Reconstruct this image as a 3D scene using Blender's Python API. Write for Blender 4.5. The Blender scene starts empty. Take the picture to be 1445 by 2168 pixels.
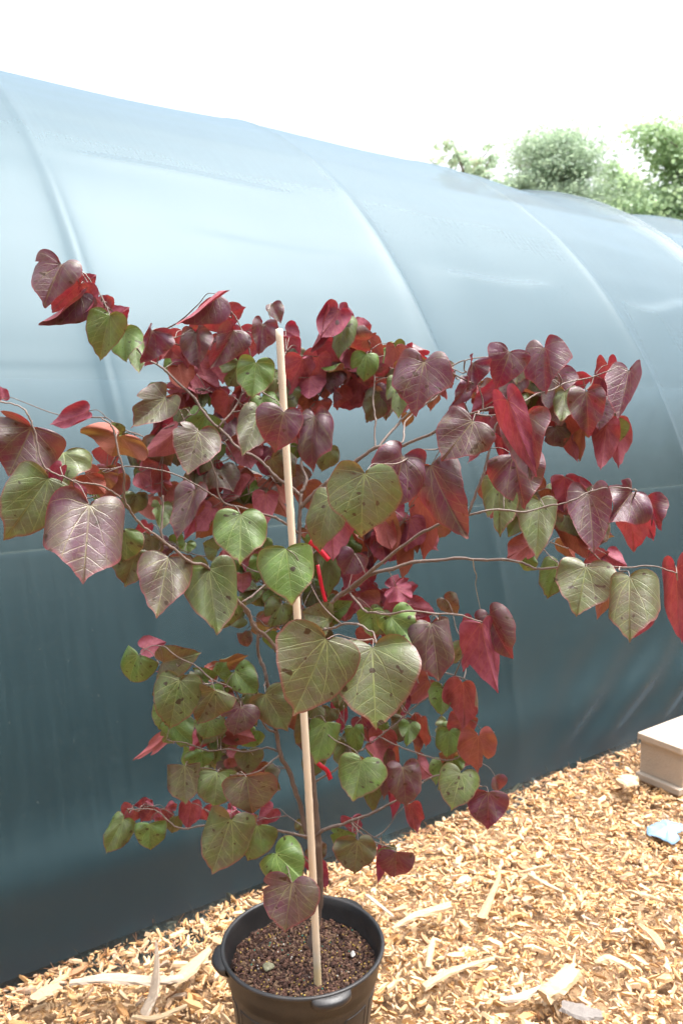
import bpy, math, random
import numpy as np
random.seed(7); RNG = np.random.default_rng(7)
sc = bpy.context.scene
C = sc.collection
rad = math.radians

# ------------------------------------------------------------------ camera
CAMH = 1.48; PITCH = rad(7.6); F = 1750.0
cam_d = bpy.data.cameras.new('camera'); cam = bpy.data.objects.new('camera', cam_d); C.objects.link(cam)
cam.location = (0, 0, CAMH); cam.rotation_euler = (rad(90) - PITCH, 0, 0)
cam_d.sensor_fit = 'VERTICAL'; cam_d.sensor_height = 22.3; cam_d.lens = 22.3 * F / 2168
cam_d.clip_start = .05; cam_d.clip_end = 2000
cam_d.dof.use_dof = True; cam_d.dof.focus_distance = 1.36; cam_d.dof.aperture_fstop = 4.0
sc.camera = cam

# ------------------------------------------------------------------ world, sun, exposure
SUN = np.array([.34, .06, .94]); SUN /= np.linalg.norm(SUN)
SEL = math.asin(SUN[2]); SAZ = math.atan2(SUN[0], SUN[1])
w = bpy.data.worlds.new('World'); sc.world = w; w.use_nodes = True
nt = w.node_tree; nt.nodes.clear()
sky = nt.nodes.new('ShaderNodeTexSky'); sky.sky_type = 'NISHITA'; sky.sun_disc = False
sky.sun_elevation = SEL; sky.sun_rotation = SAZ; sky.dust_density = 4.0; sky.air_density = 1.0; sky.altitude = 0
hs = nt.nodes.new('ShaderNodeHueSaturation'); hs.inputs['Saturation'].default_value = .22
bg = nt.nodes.new('ShaderNodeBackground'); bg.inputs[1].default_value = .15
wo = nt.nodes.new('ShaderNodeOutputWorld')
nt.links.new(sky.outputs[0], hs.inputs['Color']); tc = nt.nodes.new('ShaderNodeTexCoord'); sx = nt.nodes.new('ShaderNodeSeparateXYZ'); mr = nt.nodes.new('ShaderNodeMapRange'); mu = nt.nodes.new('ShaderNodeVectorMath')
mr.inputs[3].default_value = .80; mr.inputs[4].default_value = 2.6; mu.operation = 'SCALE'      # overcast veil: brighter overhead than at the horizon
nt.links.new(tc.outputs['Generated'], sx.inputs[0]); nt.links.new(sx.outputs[2], mr.inputs[0]); nt.links.new(hs.outputs[0], mu.inputs[0]); nt.links.new(mr.outputs[0], mu.inputs['Scale'])
nt.links.new(mu.outputs[0], bg.inputs[0]); nt.links.new(bg.outputs[0], wo.inputs[0])
sl = bpy.data.lights.new('sun', 'SUN'); sl.energy = 2.0; sl.angle = rad(22); sl.color = (1, .965, .91)
so = bpy.data.objects.new('sun', sl); C.objects.link(so)
from mathutils import Vector
so.rotation_euler = Vector(SUN).to_track_quat('Z', 'Y').to_euler()
sc.view_settings.view_transform = 'Standard'; sc.view_settings.look = 'None'
sc.view_settings.exposure = 1.24; sc.view_settings.gamma = 1

# ------------------------------------------------------------------ helpers
def ray(X, Y):
    x = (X - 722.5) / F; y = (1084 - Y) / F
    return np.array([x, math.cos(PITCH) + y * math.sin(PITCH), y * math.cos(PITCH) - math.sin(PITCH)])
CO = np.array([0, 0, CAMH])
def at(X, Y, y):
    d = ray(X, Y); return CO + d * (y / d[1])
def on_z(X, Y, z):
    d = ray(X, Y); return CO + d * ((z - CAMH) / d[2])
HA = rad(54.5); U = np.array([math.sin(HA), math.cos(HA), 0]); NV = np.array([-math.cos(HA), math.sin(HA), 0])
WALL = 2.05

def mesh(name, V, Fc, mat, parent=None, smooth=True, uv=None, col=None, mat_idx=None, loc=None):
    """V (n,3); Fc: array (m,k) or list of such arrays"""
    V = np.asarray(V, float)
    if not isinstance(Fc, list): Fc = [Fc]
    Fc = [np.asarray(f, int) for f in Fc if len(f)]
    me = bpy.data.meshes.new(name)
    lv = np.concatenate([f.ravel() for f in Fc]); cnt = np.concatenate([np.full(len(f), f.shape[1]) for f in Fc])
    st = np.concatenate([[0], np.cumsum(cnt)[:-1]])
    me.vertices.add(len(V)); me.vertices.foreach_set('co', V.ravel())
    me.loops.add(len(lv)); me.loops.foreach_set('vertex_index', lv.astype(np.int32))
    me.polygons.add(len(cnt)); me.polygons.foreach_set('loop_start', st.astype(np.int32)); me.polygons.foreach_set('loop_total', cnt.astype(np.int32))
    me.polygons.foreach_set('use_smooth', np.full(len(cnt), smooth, bool))
    me.update(calc_edges=True)
    if uv is not None:
        l = me.uv_layers.new(name='UVMap'); l.data.foreach_set('uv', np.asarray(uv)[lv].ravel())
    if col is not None:
        a = me.color_attributes.new('col', 'FLOAT_COLOR', 'POINT')
        a.data.foreach_set('color', np.asarray(col, float).ravel())
    me.materials.append(mat)
    me.validate()
    o = bpy.data.objects.new(name, me); C.objects.link(o)
    if parent is not None: o.parent = parent
    return o
def tag(o, label=None, cat=None, group=None, kind=None):
    if label: o['label'] = label
    if cat: o['category'] = cat
    if group: o['group'] = group
    if kind: o['kind'] = kind
    return o
def empty(name, loc=(0, 0, 0)):
    o = bpy.data.objects.new(name, None); C.objects.link(o); o.location = loc; o.empty_display_size = .1
    return o
def to_local(o):
    """child meshes are built in world space: shift into the parent's space"""
    o.matrix_parent_inverse = o.parent.matrix_world.inverted() if o.parent else o.matrix_parent_inverse
def child(o, p):
    o.parent = p
    L = Vector((0, 0, 0)); q = p
    while q: L += q.location; q = q.parent
    o.location = o.location - L
    return o

def catmull(P, n=6):
    P = np.asarray(P, float)
    if len(P) < 3: return np.array([P[0] + (P[-1] - P[0]) * t for t in np.linspace(0, 1, n + 1)])
    Q = np.vstack([2 * P[0] - P[1], P, 2 * P[-1] - P[-2]]); out = []
    for i in range(1, len(Q) - 2):
        a, b, c, d = Q[i-1], Q[i], Q[i+1], Q[i+2]
        for t in np.arange(n) / n:
            out.append(.5 * ((2*b) + (c-a)*t + (2*a-5*b+4*c-d)*t*t + (-a+3*b-3*c+d)*t**3))
    out.append(P[-1]); return np.array(out)
def tube(P, R, k=8, cap=True):
    P = np.asarray(P, float); n = len(P); R = np.broadcast_to(R, (n,)) if np.ndim(R) < 1 else np.asarray(R)
    T = np.gradient(P, axis=0); T /= np.linalg.norm(T, axis=1)[:, None] + 1e-12
    ref = np.array([.3, .2, 1.]) if abs(T[0][2]) < .9 else np.array([1., .1, 0])
    V = []; a = np.linspace(0, 2*math.pi, k, endpoint=False)
    x = np.cross(T[0], ref)
    for i in range(n):
        x = x - T[i] * np.dot(x, T[i]); x /= np.linalg.norm(x) + 1e-12; y = np.cross(T[i], x)
        V.append(P[i] + R[i] * (np.cos(a)[:, None] * x + np.sin(a)[:, None] * y))
    V = np.vstack(V); i = np.arange(n-1)[:, None] * k; j = np.arange(k); j2 = (j+1) % k
    Fq = np.stack([i+j, i+j2, i+k+j2, i+k+j], -1).reshape(-1, 4)
    ft = []
    if cap:
        V = np.vstack([V, P[0] - T[0]*R[0]*.2, P[-1] + T[-1]*R[-1]*.3]); a0 = n*k; 
        ft = np.array([[a0, j2_, j_] for j_, j2_ in zip(j, j2)] + [[a0+1, (n-1)*k+j_, (n-1)*k+j2_] for j_, j2_ in zip(j, j2)])
    return V, Fq, ft
class Acc:
    def __init__(s): s.V = []; s.F = {}; s.n = 0; s.col = []; s.uv = []
    def add(s, V, *Fs, col=None, uv=None):
        for f in Fs:
            if len(f):
                f = np.asarray(f); s.F.setdefault(f.shape[1], []).append(f + s.n)
        s.V.append(V); s.n += len(V)
        if col is not None: s.col.append(np.broadcast_to(col, (len(V), 4)) if np.ndim(col) == 1 else col)
        if uv is not None: s.uv.append(uv)
    def build(s, name, mat, parent=None, smooth=True):
        return mesh(name, np.vstack(s.V), [np.vstack(f) for f in s.F.values()], mat, parent, smooth,
                    uv=np.vstack(s.uv) if s.uv else None, col=np.vstack(s.col) if s.col else None)
def lathe(prof, k=96, a0=0, a1=2*math.pi):
    prof = np.asarray(prof, float); full = abs(a1-a0-2*math.pi) < 1e-6
    a = np.linspace(a0, a1, k, endpoint=not full); n = len(prof)
    V = np.stack([prof[:, 0][:, None]*np.cos(a), prof[:, 0][:, None]*np.sin(a), np.repeat(prof[:, 1][:, None], k, 1)], -1).reshape(-1, 3)
    i = np.arange(n-1)[:, None]*k; j = np.arange(k if full else k-1); j2 = (j+1) % k
    return V, np.stack([i+j, i+j2, i+k+j2, i+k+j], -1).reshape(-1, 4)
def box(c, ax, ay, az):
    """box from centre and half-axis vectors"""
    c, ax, ay, az = map(np.asarray, (c, ax, ay, az))
    V = np.array([c + sx*ax + sy*ay + sz*az for sz in (-1, 1) for sy in (-1, 1) for sx in (-1, 1)])
    return V, np.array([[0,2,3,1],[4,5,7,6],[0,1,5,4],[2,6,7,3],[0,4,6,2],[1,3,7,5]])
def noise(P, scale, seed=0, octv=3):
    """cheap smooth pseudo noise, -1..1"""
    r = np.random.default_rng(seed); out = 0; P = np.asarray(P, float); amp = 1; tot = 0
    for o in range(octv):
        for _ in range(3):
            k = r.normal(size=P.shape[-1]); k *= scale * 2**o / np.linalg.norm(k)
            out = out + amp * np.sin(P @ k + r.uniform(0, 7)); tot += amp
        amp *= .55
    return out / tot * 1.6

# ------------------------------------------------------------------ material helper
class M:
    def __init__(s, name):
        s.m = bpy.data.materials.new(name); s.m.use_nodes = True; s.t = s.m.node_tree; s.t.nodes.clear()
        s.out = s.n('ShaderNodeOutputMaterial')
    def n(s, typ, **kw):
        o = s.t.nodes.new(typ)
        for k, v in kw.items(): setattr(o, k, v)
        return o
    def put(s, sock, v):
        if hasattr(v, 'is_output') or isinstance(v, bpy.types.NodeSocket): s.t.links.new(v, sock)
        else:
            if sock.type == 'RGBA' and len(v) == 3: v = (*v, 1)
            sock.default_value = v
    def math(s, op, a, b=None, c=None, clamp=False):
        o = s.n('ShaderNodeMath', operation=op, use_clamp=clamp); s.put(o.inputs[0], a)
        if b is not None: s.put(o.inputs[1], b)
        if c is not None: s.put(o.inputs[2], c)
        return o.outputs[0]
    def mix(s, f, a, b, mode='MIX'):
        o = s.n('ShaderNodeMix', data_type='RGBA', blend_type=mode); s.put(o.inputs[0], f); s.put(o.inputs[6], a); s.put(o.inputs[7], b)
        return o.outputs[2]
    def rng(s, v, a, b, c=0., d=1., smooth=True):
        o = s.n('ShaderNodeMapRange', interpolation_type='SMOOTHSTEP' if smooth else 'LINEAR')
        s.put(o.inputs[0], v)
        for i, q in enumerate((a, b, c, d)): s.put(o.inputs[i+1], q)
        return o.outputs[0]
    def noise(s, vec, scale, detail=3, rough=.5, out=0):
        o = s.n('ShaderNodeTexNoise'); s.put(o.inputs['Scale'], scale); s.put(o.inputs['Detail'], detail); s.put(o.inputs['Roughness'], rough)
        if vec is not None: s.put(o.inputs['Vector'], vec)
        return o.outputs[out]
    def obj(s): return s.n('ShaderNodeTexCoord').outputs['Object']
    def mapv(s, v, sc_=(1,1,1), rot=(0,0,0)):
        o = s.n('ShaderNodeMapping'); s.put(o.inputs[0], v); o.inputs['Scale'].default_value = sc_; o.inputs['Rotation'].default_value = rot
        return o.outputs[0]
    def bump(s, h, dist, strength=1.):
        o = s.n('ShaderNodeBump'); s.put(o.inputs['Height'], h); o.inputs['Distance'].default_value = dist; o.inputs['Strength'].default_value = strength
        return o.outputs[0]
    def pr(s, **kw):
        o = s.n('ShaderNodeBsdfPrincipled')
        for k, v in kw.items(): s.put(o.inputs[k.replace('_', ' ')], v)
        return o.outputs[0]
    def done(s, sh): s.t.links.new(sh, s.out.inputs[0]); return s.m

# ------------------------------------------------------------------ materials
def mat_leaf():
    m = M('redbud_leaf')
    uvn = m.n('ShaderNodeTexCoord').outputs['UV']
    sp = m.n('ShaderNodeSeparateXYZ'); m.put(sp.inputs[0], uvn)
    u = m.math('ABSOLUTE', sp.outputs[0]); v = sp.outputs[1]
    at_ = m.n('ShaderNodeAttribute', attribute_name='col'); sc_ = m.n('ShaderNodeSeparateColor'); m.put(sc_.inputs[0], at_.outputs['Color'])
    g, o, r = sc_.outputs
    # random offset so no two leaves share blotches
    off = m.n('ShaderNodeVectorMath', operation='ADD'); m.put(off.inputs[0], uvn)
    cmb = m.n('ShaderNodeCombineXYZ'); m.put(cmb.inputs[0], m.math('MULTIPLY', r, 37.)); m.put(cmb.inputs[1], m.math('MULTIPLY', r, 91.)); m.put(cmb.inputs[2], r)
    m.put(off.inputs[1], cmb.outputs[0]); rv = off.outputs[0]
    wob = m.math('MULTIPLY', m.math('SUBTRACT', m.noise(rv, 5., 2), .5), .05)
    veins = None
    for deg, curv, wd in ((0, 0, .018), (30, .26, .013), (62, .30, .011), (100, .22, .009)):
        a = rad(deg); s_, c_ = math.sin(a), math.cos(a)
        al = m.math('ADD', m.math('MULTIPLY', u, s_), m.math('MULTIPLY', v, c_))
        pe = m.math('SUBTRACT', m.math('MULTIPLY', u, c_), m.math('MULTIPLY', v, s_))
        pe = m.math('ADD', pe, m.math('MULTIPLY', m.math('MULTIPLY', al, al), curv))
        if deg: pe = m.math('ADD', pe, wob)
        pe = m.math('ABSOLUTE', pe)
        wv = m.math('MULTIPLY_ADD', al, -wd*.75, wd)
        k = m.math('SUBTRACT', 1., m.math('DIVIDE', pe, m.math('MAXIMUM', wv, .002)), clamp=True)
        k = m.math('MULTIPLY', m.math('POWER', k, .6), m.math('GREATER_THAN', al, 0.))
        veins = k if veins is None else m.math('MAXIMUM', veins, k)
    # pinnate secondaries
    sec = m.math('FRACT', m.math('MULTIPLY_ADD', m.math('ADD', m.math('SUBTRACT', v, m.math('MULTIPLY', u, .75)), wob), 6.5, r))
    sec = m.math('SUBTRACT', 1., m.math('DIVIDE', m.math('ABSOLUTE', m.math('SUBTRACT', sec, .5)), .085), clamp=True)
    sec = m.math('MULTIPLY', sec, m.rng(v, .08, .22, 0, .62))
    vor = m.n('ShaderNodeTexVoronoi', feature='DISTANCE_TO_EDGE'); m.put(vor.inputs['Vector'], rv); vor.inputs['Scale'].default_value = 11
    net = m.rng(vor.outputs['Distance'], .0, .07, .24, 0.)
    vv = m.math('MAXIMUM', m.math('MAXIMUM', veins, sec), net)
    rim = m.math('LENGTH', 0) if False else sc_.outputs[0]
    blot = m.noise(rv, 3.2, 4, .6)
    gm = m.math('ADD', g, m.math('MULTIPLY', m.math('SUBTRACT', blot, .42), .7), clamp=True)
    edge = m.n('ShaderNodeAttribute', attribute_name='col').outputs['Alpha']     # 0 centre .. 1 margin
    tip = m.rng(v, .8, 1.02)
    purple = m.mix(m.noise(rv, 6, 3), (.042, .008, .024), (.080, .018, .042))
    green = m.mix(blot, (.046, .096, .018), (.115, .205, .036))
    top = m.mix(gm, purple, green)
    veincol = m.mix(m.math('MULTIPLY_ADD', g, .75, .25, clamp=True), (.180, .105, .075), (.24, .32, .09))
    sky_sheen = m.rng(m.noise(rv, 4.5, 4, .65), .30, .75, .02, .24)  # greyish sky sheen of the upper face, mixed into the base colour
    top = m.mix(sky_sheen, top, m.mix(g, (.190, .115, .155), (.145, .165, .095)))
    top = m.mix(m.math('MULTIPLY', vv, m.rng(m.noise(rv, 3., 2), .3, .7, .3, .85)), top, veincol)
    top = m.mix(m.math('MULTIPLY', m.math('MULTIPLY', tip, g), .8), top, (.17, .22, .03))
    ed = m.rng(edge, .93, 1.0, 0., .75)
    top = m.mix(ed, top, (.17, .04, .045))
    spot = m.rng(m.noise(rv, 7.5, 1, .3), .70, .73)
    top = m.mix(spot, top, (.03, .02, .008))
    und = m.mix(m.rng(m.noise(rv, 4, 4, .65), .3, .7), (.165, .022, .048), (.280, .070, .112))
    und = m.mix(m.math('MULTIPLY', o, .85), und, (.24, .060, .026))
    und = m.mix(m.math('MULTIPLY', vv, .65), und, (.36, .12, .075))
    geo = m.n('ShaderNodeNewGeometry')
    col = m.mix(geo.outputs['Backfacing'], top, und)
    h = m.math('ADD', m.math('MULTIPLY', vv, -1.), m.math('MULTIPLY', m.noise(rv, 7, 3), 1.6))
    nb = m.bump(h, .0020, .32)
    rough = m.math('ADD', m.math('MULTIPLY', m.noise(rv, 9, 4), .30), .27)
    rough = m.math('ADD', rough, m.math('MULTIPLY', geo.outputs['Backfacing'], .22))
    p = m.pr(Base_Color=col, Roughness=rough, Specular_IOR_Level=.45, Normal=nb)
    tr = m.n('ShaderNodeBsdfTranslucent'); m.put(tr.inputs[0], m.mix(gm, (.42, .018, .040), (.20, .20, .03))); m.put(tr.inputs['Normal'], nb)
    mx = m.n('ShaderNodeMixShader'); mx.inputs[0].default_value = .17
    m.t.links.new(p, mx.inputs[1]); m.t.links.new(tr.outputs[0], mx.inputs[2])
    return m.done(mx.outputs[0])

def mat_bark(name, c1, c2, c3):
    m = M(name); v = m.obj()
    n = m.noise(m.mapv(v, (1, 1, .4)), 90, 4, .6); n2 = m.noise(v, 14, 3)
    c = m.mix(n2, c1, c2); c = m.mix(m.rng(n, .56, .7), c, c3)
    return m.done(m.pr(Base_Color=c, Roughness=.6, Normal=m.bump(n, .003, .8)))

def mat_cloth():
    m = M('shade_cloth'); v = m.obj()
    at_ = m.n('ShaderNodeTexCoord').outputs['UV']          # u = metres along the house, v = metres round the hoop
    sp = m.n('ShaderNodeSeparateXYZ'); m.put(sp.inputs[0], at_)
    streak = m.noise(m.mapv(at_, (60, 3, 1)), 1., 3, .6)
    streak2 = m.noise(m.mapv(at_, (2.5, 55, 1)), 1., 3, .6)
    big = m.noise(m.mapv(at_, (1.1, 1.6, 1)), 1., 3, .5)
    fleck = m.rng(m.noise(m.mapv(at_, (190, 75, 1)), 1., 2, .6), .62, .78)
    weave = m.n('ShaderNodeTexWave', wave_type='BANDS', bands_direction='DIAGONAL'); m.put(weave.inputs[0], at_); weave.inputs['Scale'].default_value = 70
    base = m.mix(big, (.003, .017, .020), (.006, .026, .029))
    base = m.mix(m.math('MULTIPLY', m.rng(streak, .35, .75), .28), base, (.030, .062, .068))
    base = m.mix(m.rng(streak2, .35, .75, 0., .05), base, (.09, .13, .135))
    base = m.mix(m.math('MULTIPLY', fleck, .30), base, (.30, .31, .27))
    # mud splash low on the cloth
    mud = m.math('MULTIPLY', m.rng(sp.outputs[1], .03, .17, 1., 0.), m.rng(m.noise(m.mapv(at_, (4, 6, 1)), 1., 4, .6), .25, .55))
    base = m.mix(m.math('MULTIPLY', mud, .85), base, (.014, .010, .008))
    h = m.math('ADD', m.math('MULTIPLY', streak, .6), m.math('MULTIPLY', streak2, .15))
    nb = m.bump(h, .0012, .5)
    p = m.pr(Base_Color=base, Roughness=.56, Specular_IOR_Level=.62, Coat_Weight=.16, Coat_Roughness=.38, Specular_Tint=(.78, .93, .98), Sheen_Weight=.6, Sheen_Roughness=.24,
             Sheen_Tint=(.60, .80, 1.), Normal=nb)
    tl = m.n('ShaderNodeBsdfTranslucent'); tl.inputs[0].default_value = (.35, .70, .85, 1)
    tp = m.n('ShaderNodeBsdfTransparent'); tp.inputs[0].default_value = (.70, .89, 1, 1)
    a = m.n('ShaderNodeMixShader'); a.inputs[0].default_value = .02; m.t.links.new(p, a.inputs[1]); m.t.links.new(tl.outputs[0], a.inputs[2])
    b = m.n('ShaderNodeMixShader'); b.inputs[0].default_value = .34; m.t.links.new(a.outputs[0], b.inputs[1]); m.t.links.new(tp.outputs[0], b.inputs[2])
    return m.done(b.outputs[0])

def mat_chip():
    m = M('wood_chip'); v = m.obj()
    a = m.n('ShaderNodeAttribute', attribute_name='col').outputs['Color']
    n = m.noise(m.mapv(v, (1, 1, 1)), 160, 3, .6)
    c = m.mix(m.rng(n, .35, .75, 0, .35), a, m.mix(.5, a, (.30, .15, .06)))
    return m.done(m.pr(Base_Color=c, Roughness=.7, Normal=m.bump(n, .002, .6)))
def mat_ground():
    m = M('ground_mulch'); v = m.obj()
    n = m.noise(v, 45, 5, .65); vo = m.n('ShaderNodeTexVoronoi'); m.put(vo.inputs['Vector'], v); vo.inputs['Scale'].default_value = 38
    c = m.mix(m.rng(n, .3, .7), (.28, .16, .08), (.46, .29, .15)); c = m.mix(m.math('MULTIPLY', vo.outputs['Distance'], .4), c, (.10, .05, .03))
    return m.done(m.pr(Base_Color=c, Roughness=.85, Normal=m.bump(m.math('ADD', n, vo.outputs['Distance']), .02)))
def mat_wood(name, c1, c2, stretch=(1, 1, 14), sc_=30, gray=.3):
    m = M(name); v = m.n('ShaderNodeTexCoord').outputs['UV']
    n = m.noise(m.mapv(v, (3, .25, 1)), sc_*.35, 4, .65); n2 = m.noise(m.obj(), 60, 3)
    c = m.mix(n, c1, c2); c = m.mix(m.rng(n2, .5, .75, 0, gray), c, (.30, .25, .20))
    return m.done(m.pr(Base_Color=c, Roughness=.65, Normal=m.bump(n, .002, .7)))
def mat_plastic():
    m = M('black_pot_plastic'); v = m.obj()
    n = m.noise(v, 18, 4, .6); n3 = m.noise(v, 240, 2)
    c = m.mix(m.rng(n, .4, .75, 0, .5), (.022, .021, .022), (.050, .044, .041))
    dust = m.rng(m.noise(m.mapv(v, (1, 1, .5)), 42, 4, .7), .55, .8, 0, .35)
    c = m.mix(dust, c, (.09, .065, .045))
    r = m.math('ADD', m.math('MULTIPLY', n, .25), .26)
    return m.done(m.pr(Base_Color=c, Roughness=r, Specular_IOR_Level=.5, Normal=m.bump(m.math('ADD', n3, n), .0006, .5)))
def mat_soil():
    m = M('potting_soil'); a = m.n('ShaderNodeAttribute', attribute_name='col').outputs['Color']
    n = m.noise(m.obj(), 260, 4, .7)
    c = m.mix(m.rng(n, .4, .7), a, m.mix(.6, a, (.02, .008, .005)))
    return m.done(m.pr(Base_Color=c, Roughness=.85, Normal=m.bump(n, .003)))
def mat_bamboo():
    m = M('bamboo'); v = m.obj()
    n = m.noise(m.mapv(v, (1, 1, .05)), 260, 3, .6); sp = m.n('ShaderNodeSeparateXYZ'); m.put(sp.inputs[0], v)
    c = m.mix(n, (.62, .50, .37), (.76, .65, .51))
    c = m.mix(m.rng(m.noise(v, 420, 2), .60, .72, 0, m.rng(sp.outputs[2], 1.05, 1.15, 0., .55)), c, (.33, .20, .11))
    c = m.mix(m.rng(sp.outputs[2], .07, .03, 0., .5), c, (.55, .38, .10))
    return m.done(m.pr(Base_Color=c, Roughness=.45, Normal=m.bump(n, .0006, .5)))
def mat_concrete():
    m = M('concrete'); v = m.obj()
    n = m.noise(v, 120, 4, .7); n2 = m.noise(v, 9, 3)
    c = m.mix(n2, (.38, .31, .24), (.47, .39, .31)); c = m.mix(m.rng(n, .5, .8, 0, .5), c, (.30, .24, .20))
    return m.done(m.pr(Base_Color=c, Roughness=.9, Normal=m.bump(n, .004, .8)))
def mat_simple(name, c, rough=.5, c2=None, sc_=8., spec=.5, trans=None):
    m = M(name); c2 = c2 or tuple(x*.8 for x in c)
    n = m.noise(m.obj(), sc_, 4, .6); p = m.pr(Base_Color=m.mix(n, c, c2), Roughness=rough, Specular_IOR_Level=spec)
    if trans:
        tr = m.n('ShaderNodeBsdfTranslucent'); m.put(tr.inputs[0], trans); mx = m.n('ShaderNodeMixShader'); mx.inputs[0].default_value = .4
        m.t.links.new(p, mx.inputs[1]); m.t.links.new(tr.outputs[0], mx.inputs[2]); p = mx.outputs[0]
    return m.done(p)
def mat_treeleaf(name, a, b, tr_):
    m = M(name); at_ = m.n('ShaderNodeAttribute', attribute_name='col').outputs['Color']
    s = m.n('ShaderNodeSeparateColor'); m.put(s.inputs[0], at_)
    p = m.pr(Base_Color=m.mix(s.outputs[0], a, b), Roughness=.5, Specular_IOR_Level=.6)
    t = m.n('ShaderNodeBsdfTranslucent'); m.put(t.inputs[0], tr_); mx = m.n('ShaderNodeMixShader'); mx.inputs[0].default_value = .4
    m.t.links.new(p, mx.inputs[1]); m.t.links.new(t.outputs[0], mx.inputs[2]); return m.done(mx.outputs[0])

LEAF = mat_leaf(); CLOTH = mat_cloth(); CHIP = mat_chip(); PLASTIC = mat_plastic(); SOIL = mat_soil()
BARK = mat_bark('redbud_bark', (.105, .070, .055), (.17, .125, .105), (.25, .20, .17))
BARKD = mat_bark('tree_bark', (.12, .10, .08), (.18, .15, .12), (.25, .22, .18))

# ------------------------------------------------------------------ ground
g = 900.; GZ = -.03
gv = np.array([[-g, -g, GZ], [g, -g, GZ], [g, g, GZ], [-g, g, GZ]], float)
tag(mesh('ground', gv, np.array([[0, 1, 2, 3]]), mat_ground(), smooth=False), kind='structure')

# ------------------------------------------------------------------ hoop house
RH = 3.17; RIB0 = .90; RSP = 1.38
def cloth_pos(S, T):
    """S metres along, T angle: world position"""
    ph = (S - RIB0) / RSP; fr = np.abs(ph - np.round(ph)) * RSP          # distance to the nearest rib
    sag = (1 - np.exp(-fr/.07)) * .55 + np.sin(np.pi*ph)**2 * .45
    amp = (.014 + .040*np.clip(np.sin(T*1.25), 0, 1)) * (1 + .9*np.clip((S-3.9)/1.2, 0, 1))
    up = np.clip((T-.55)/.3, 0, 1)
    amp = amp*(1-.78*up*(1-np.clip((S-3.9)/1., 0, 1)))
    d = -amp*sag + .004*np.exp(-(fr/.022)**2)*np.clip(T*3, 0, 1)
    zz = RH*np.sin(T); d = d + .026*np.exp(-((zz-.26)/.10)**2)*(1+.5*np.sin(S*1.7))
    P2 = np.stack([S.ravel(), (T*RH).ravel()], 1)
    d = d + (.005*noise(P2, 3.2, 3, 3)).reshape(S.shape) * np.clip(T*6, 0, 1)
    Q = np.stack([S.ravel()*1.2, (T*RH).ravel()*14], 1)
    d = d + (.0016*noise(Q, 1.5, 5, 2)).reshape(S.shape) * np.clip((T-.5)*3, 0, 1)
    def crease(s0, s1, th, amp_, wid, wav=.004):
        tt = T - th - wav*np.sin(S*5+s0) ; win = np.clip((S-s0)/.25, 0, 1)*np.clip((s1-S)/.25, 0, 1)
        return amp_*win*np.exp(-np.abs(tt)/wid)*(.375 - .625*np.tanh(tt/.011))
    d = d + crease(1.25, 2.3, .725, .008, .035) + crease(2.42, 3.4, .712, .016, .055) + crease(.9, 2.1, .85, .008, .03) + crease(3.8, 4.9, .70, .022, .07, .02)
    d = d + crease(-.5, 6.5, .525, -.003, .006, .001)
    # tension folds low on the right
    z = RH*np.sin(T); win = np.clip((S-1.9)/.7, 0, 1)*np.clip(.62-z, 0, .4)*np.clip(z*9, 0, 1)*2.5
    ff = np.sin((S*1.0 - z*1.1)*21 + 1.7*np.sin(S*3.1))
    d = d + .013*win*ff*np.clip(.5+.7*np.sin(S*2.3+.4), .1, 1)
    d = d + .030*np.exp(-z/.05)*(1+.4*np.sin(S*9)) * (z < .4)
    r = RH + d
    cn = WALL + RH
    return (S[..., None]*U + (cn - r*np.cos(T))[..., None]*NV + np.stack([0*S, 0*S, r*np.sin(T)], -1))
def grid_mesh(S1, T1):
    S, T = np.meshgrid(S1, T1, indexing='ij'); V = cloth_pos(S, T).reshape(-1, 3); uv = np.stack([S, T*RH], -1).reshape(-1, 2)
    a, b = len(S1), len(T1); i = np.arange(a-1)[:, None]*b; j = np.arange(b-1)
    return V, np.stack([i+j, i+b+j, i+b+j+1, i+j+1], -1).reshape(-1, 4)[:, ::-1], uv
hs_ = empty('hoop_house', tuple(WALL*NV + 2.5*U))
tag(hs_, 'long blue-green hoop house, its shade cloth stretched over arched ribs behind the potted tree', 'hoop house')
S1 = np.concatenate([np.arange(-6, -1, .12), np.arange(-1, 6.2, .016), np.arange(6.2, 20.01, .08)])
T1 = np.concatenate([np.arange(-.012, 1.12, .0042), np.arange(1.12, math.pi+.05, .05)])
V, Fq, uv = grid_mesh(S1, T1)
child(mesh('shade_cloth_cover', V, Fq, CLOTH, uv=uv), hs_)
# white liner added inside the hoops to brighten the upper cloth
FILM = M('brightening_film'); gz = FILM.n('ShaderNodeSeparateXYZ'); FILM.put(gz.inputs[0], FILM.obj())      # shade painted into the colour, fading the film darker towards the ground
fade = FILM.rng(FILM.math('ADD', gz.outputs[2], FILM.math('MULTIPLY', FILM.noise(FILM.obj(), 1.5, 3), .5)), .35, 2.5)
p_ = FILM.pr(Base_Color=FILM.mix(fade, (.02, .035, .035), (.8, .84, .86)), Roughness=.5); t_ = FILM.n('ShaderNodeBsdfTranslucent'); FILM.put(t_.inputs[0], FILM.mix(fade, (.02, .04, .04), (.88, .92, .95)))
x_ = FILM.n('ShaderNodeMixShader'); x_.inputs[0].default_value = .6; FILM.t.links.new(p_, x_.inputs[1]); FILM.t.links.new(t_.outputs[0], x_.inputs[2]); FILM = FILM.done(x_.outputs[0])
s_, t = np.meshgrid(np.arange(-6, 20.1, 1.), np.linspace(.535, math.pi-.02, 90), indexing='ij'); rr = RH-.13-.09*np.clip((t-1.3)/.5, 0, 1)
P = s_[..., None]*U + (WALL+RH-rr*np.cos(t))[..., None]*NV + np.stack([0*t, 0*t, rr*np.sin(t)], -1)
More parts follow.
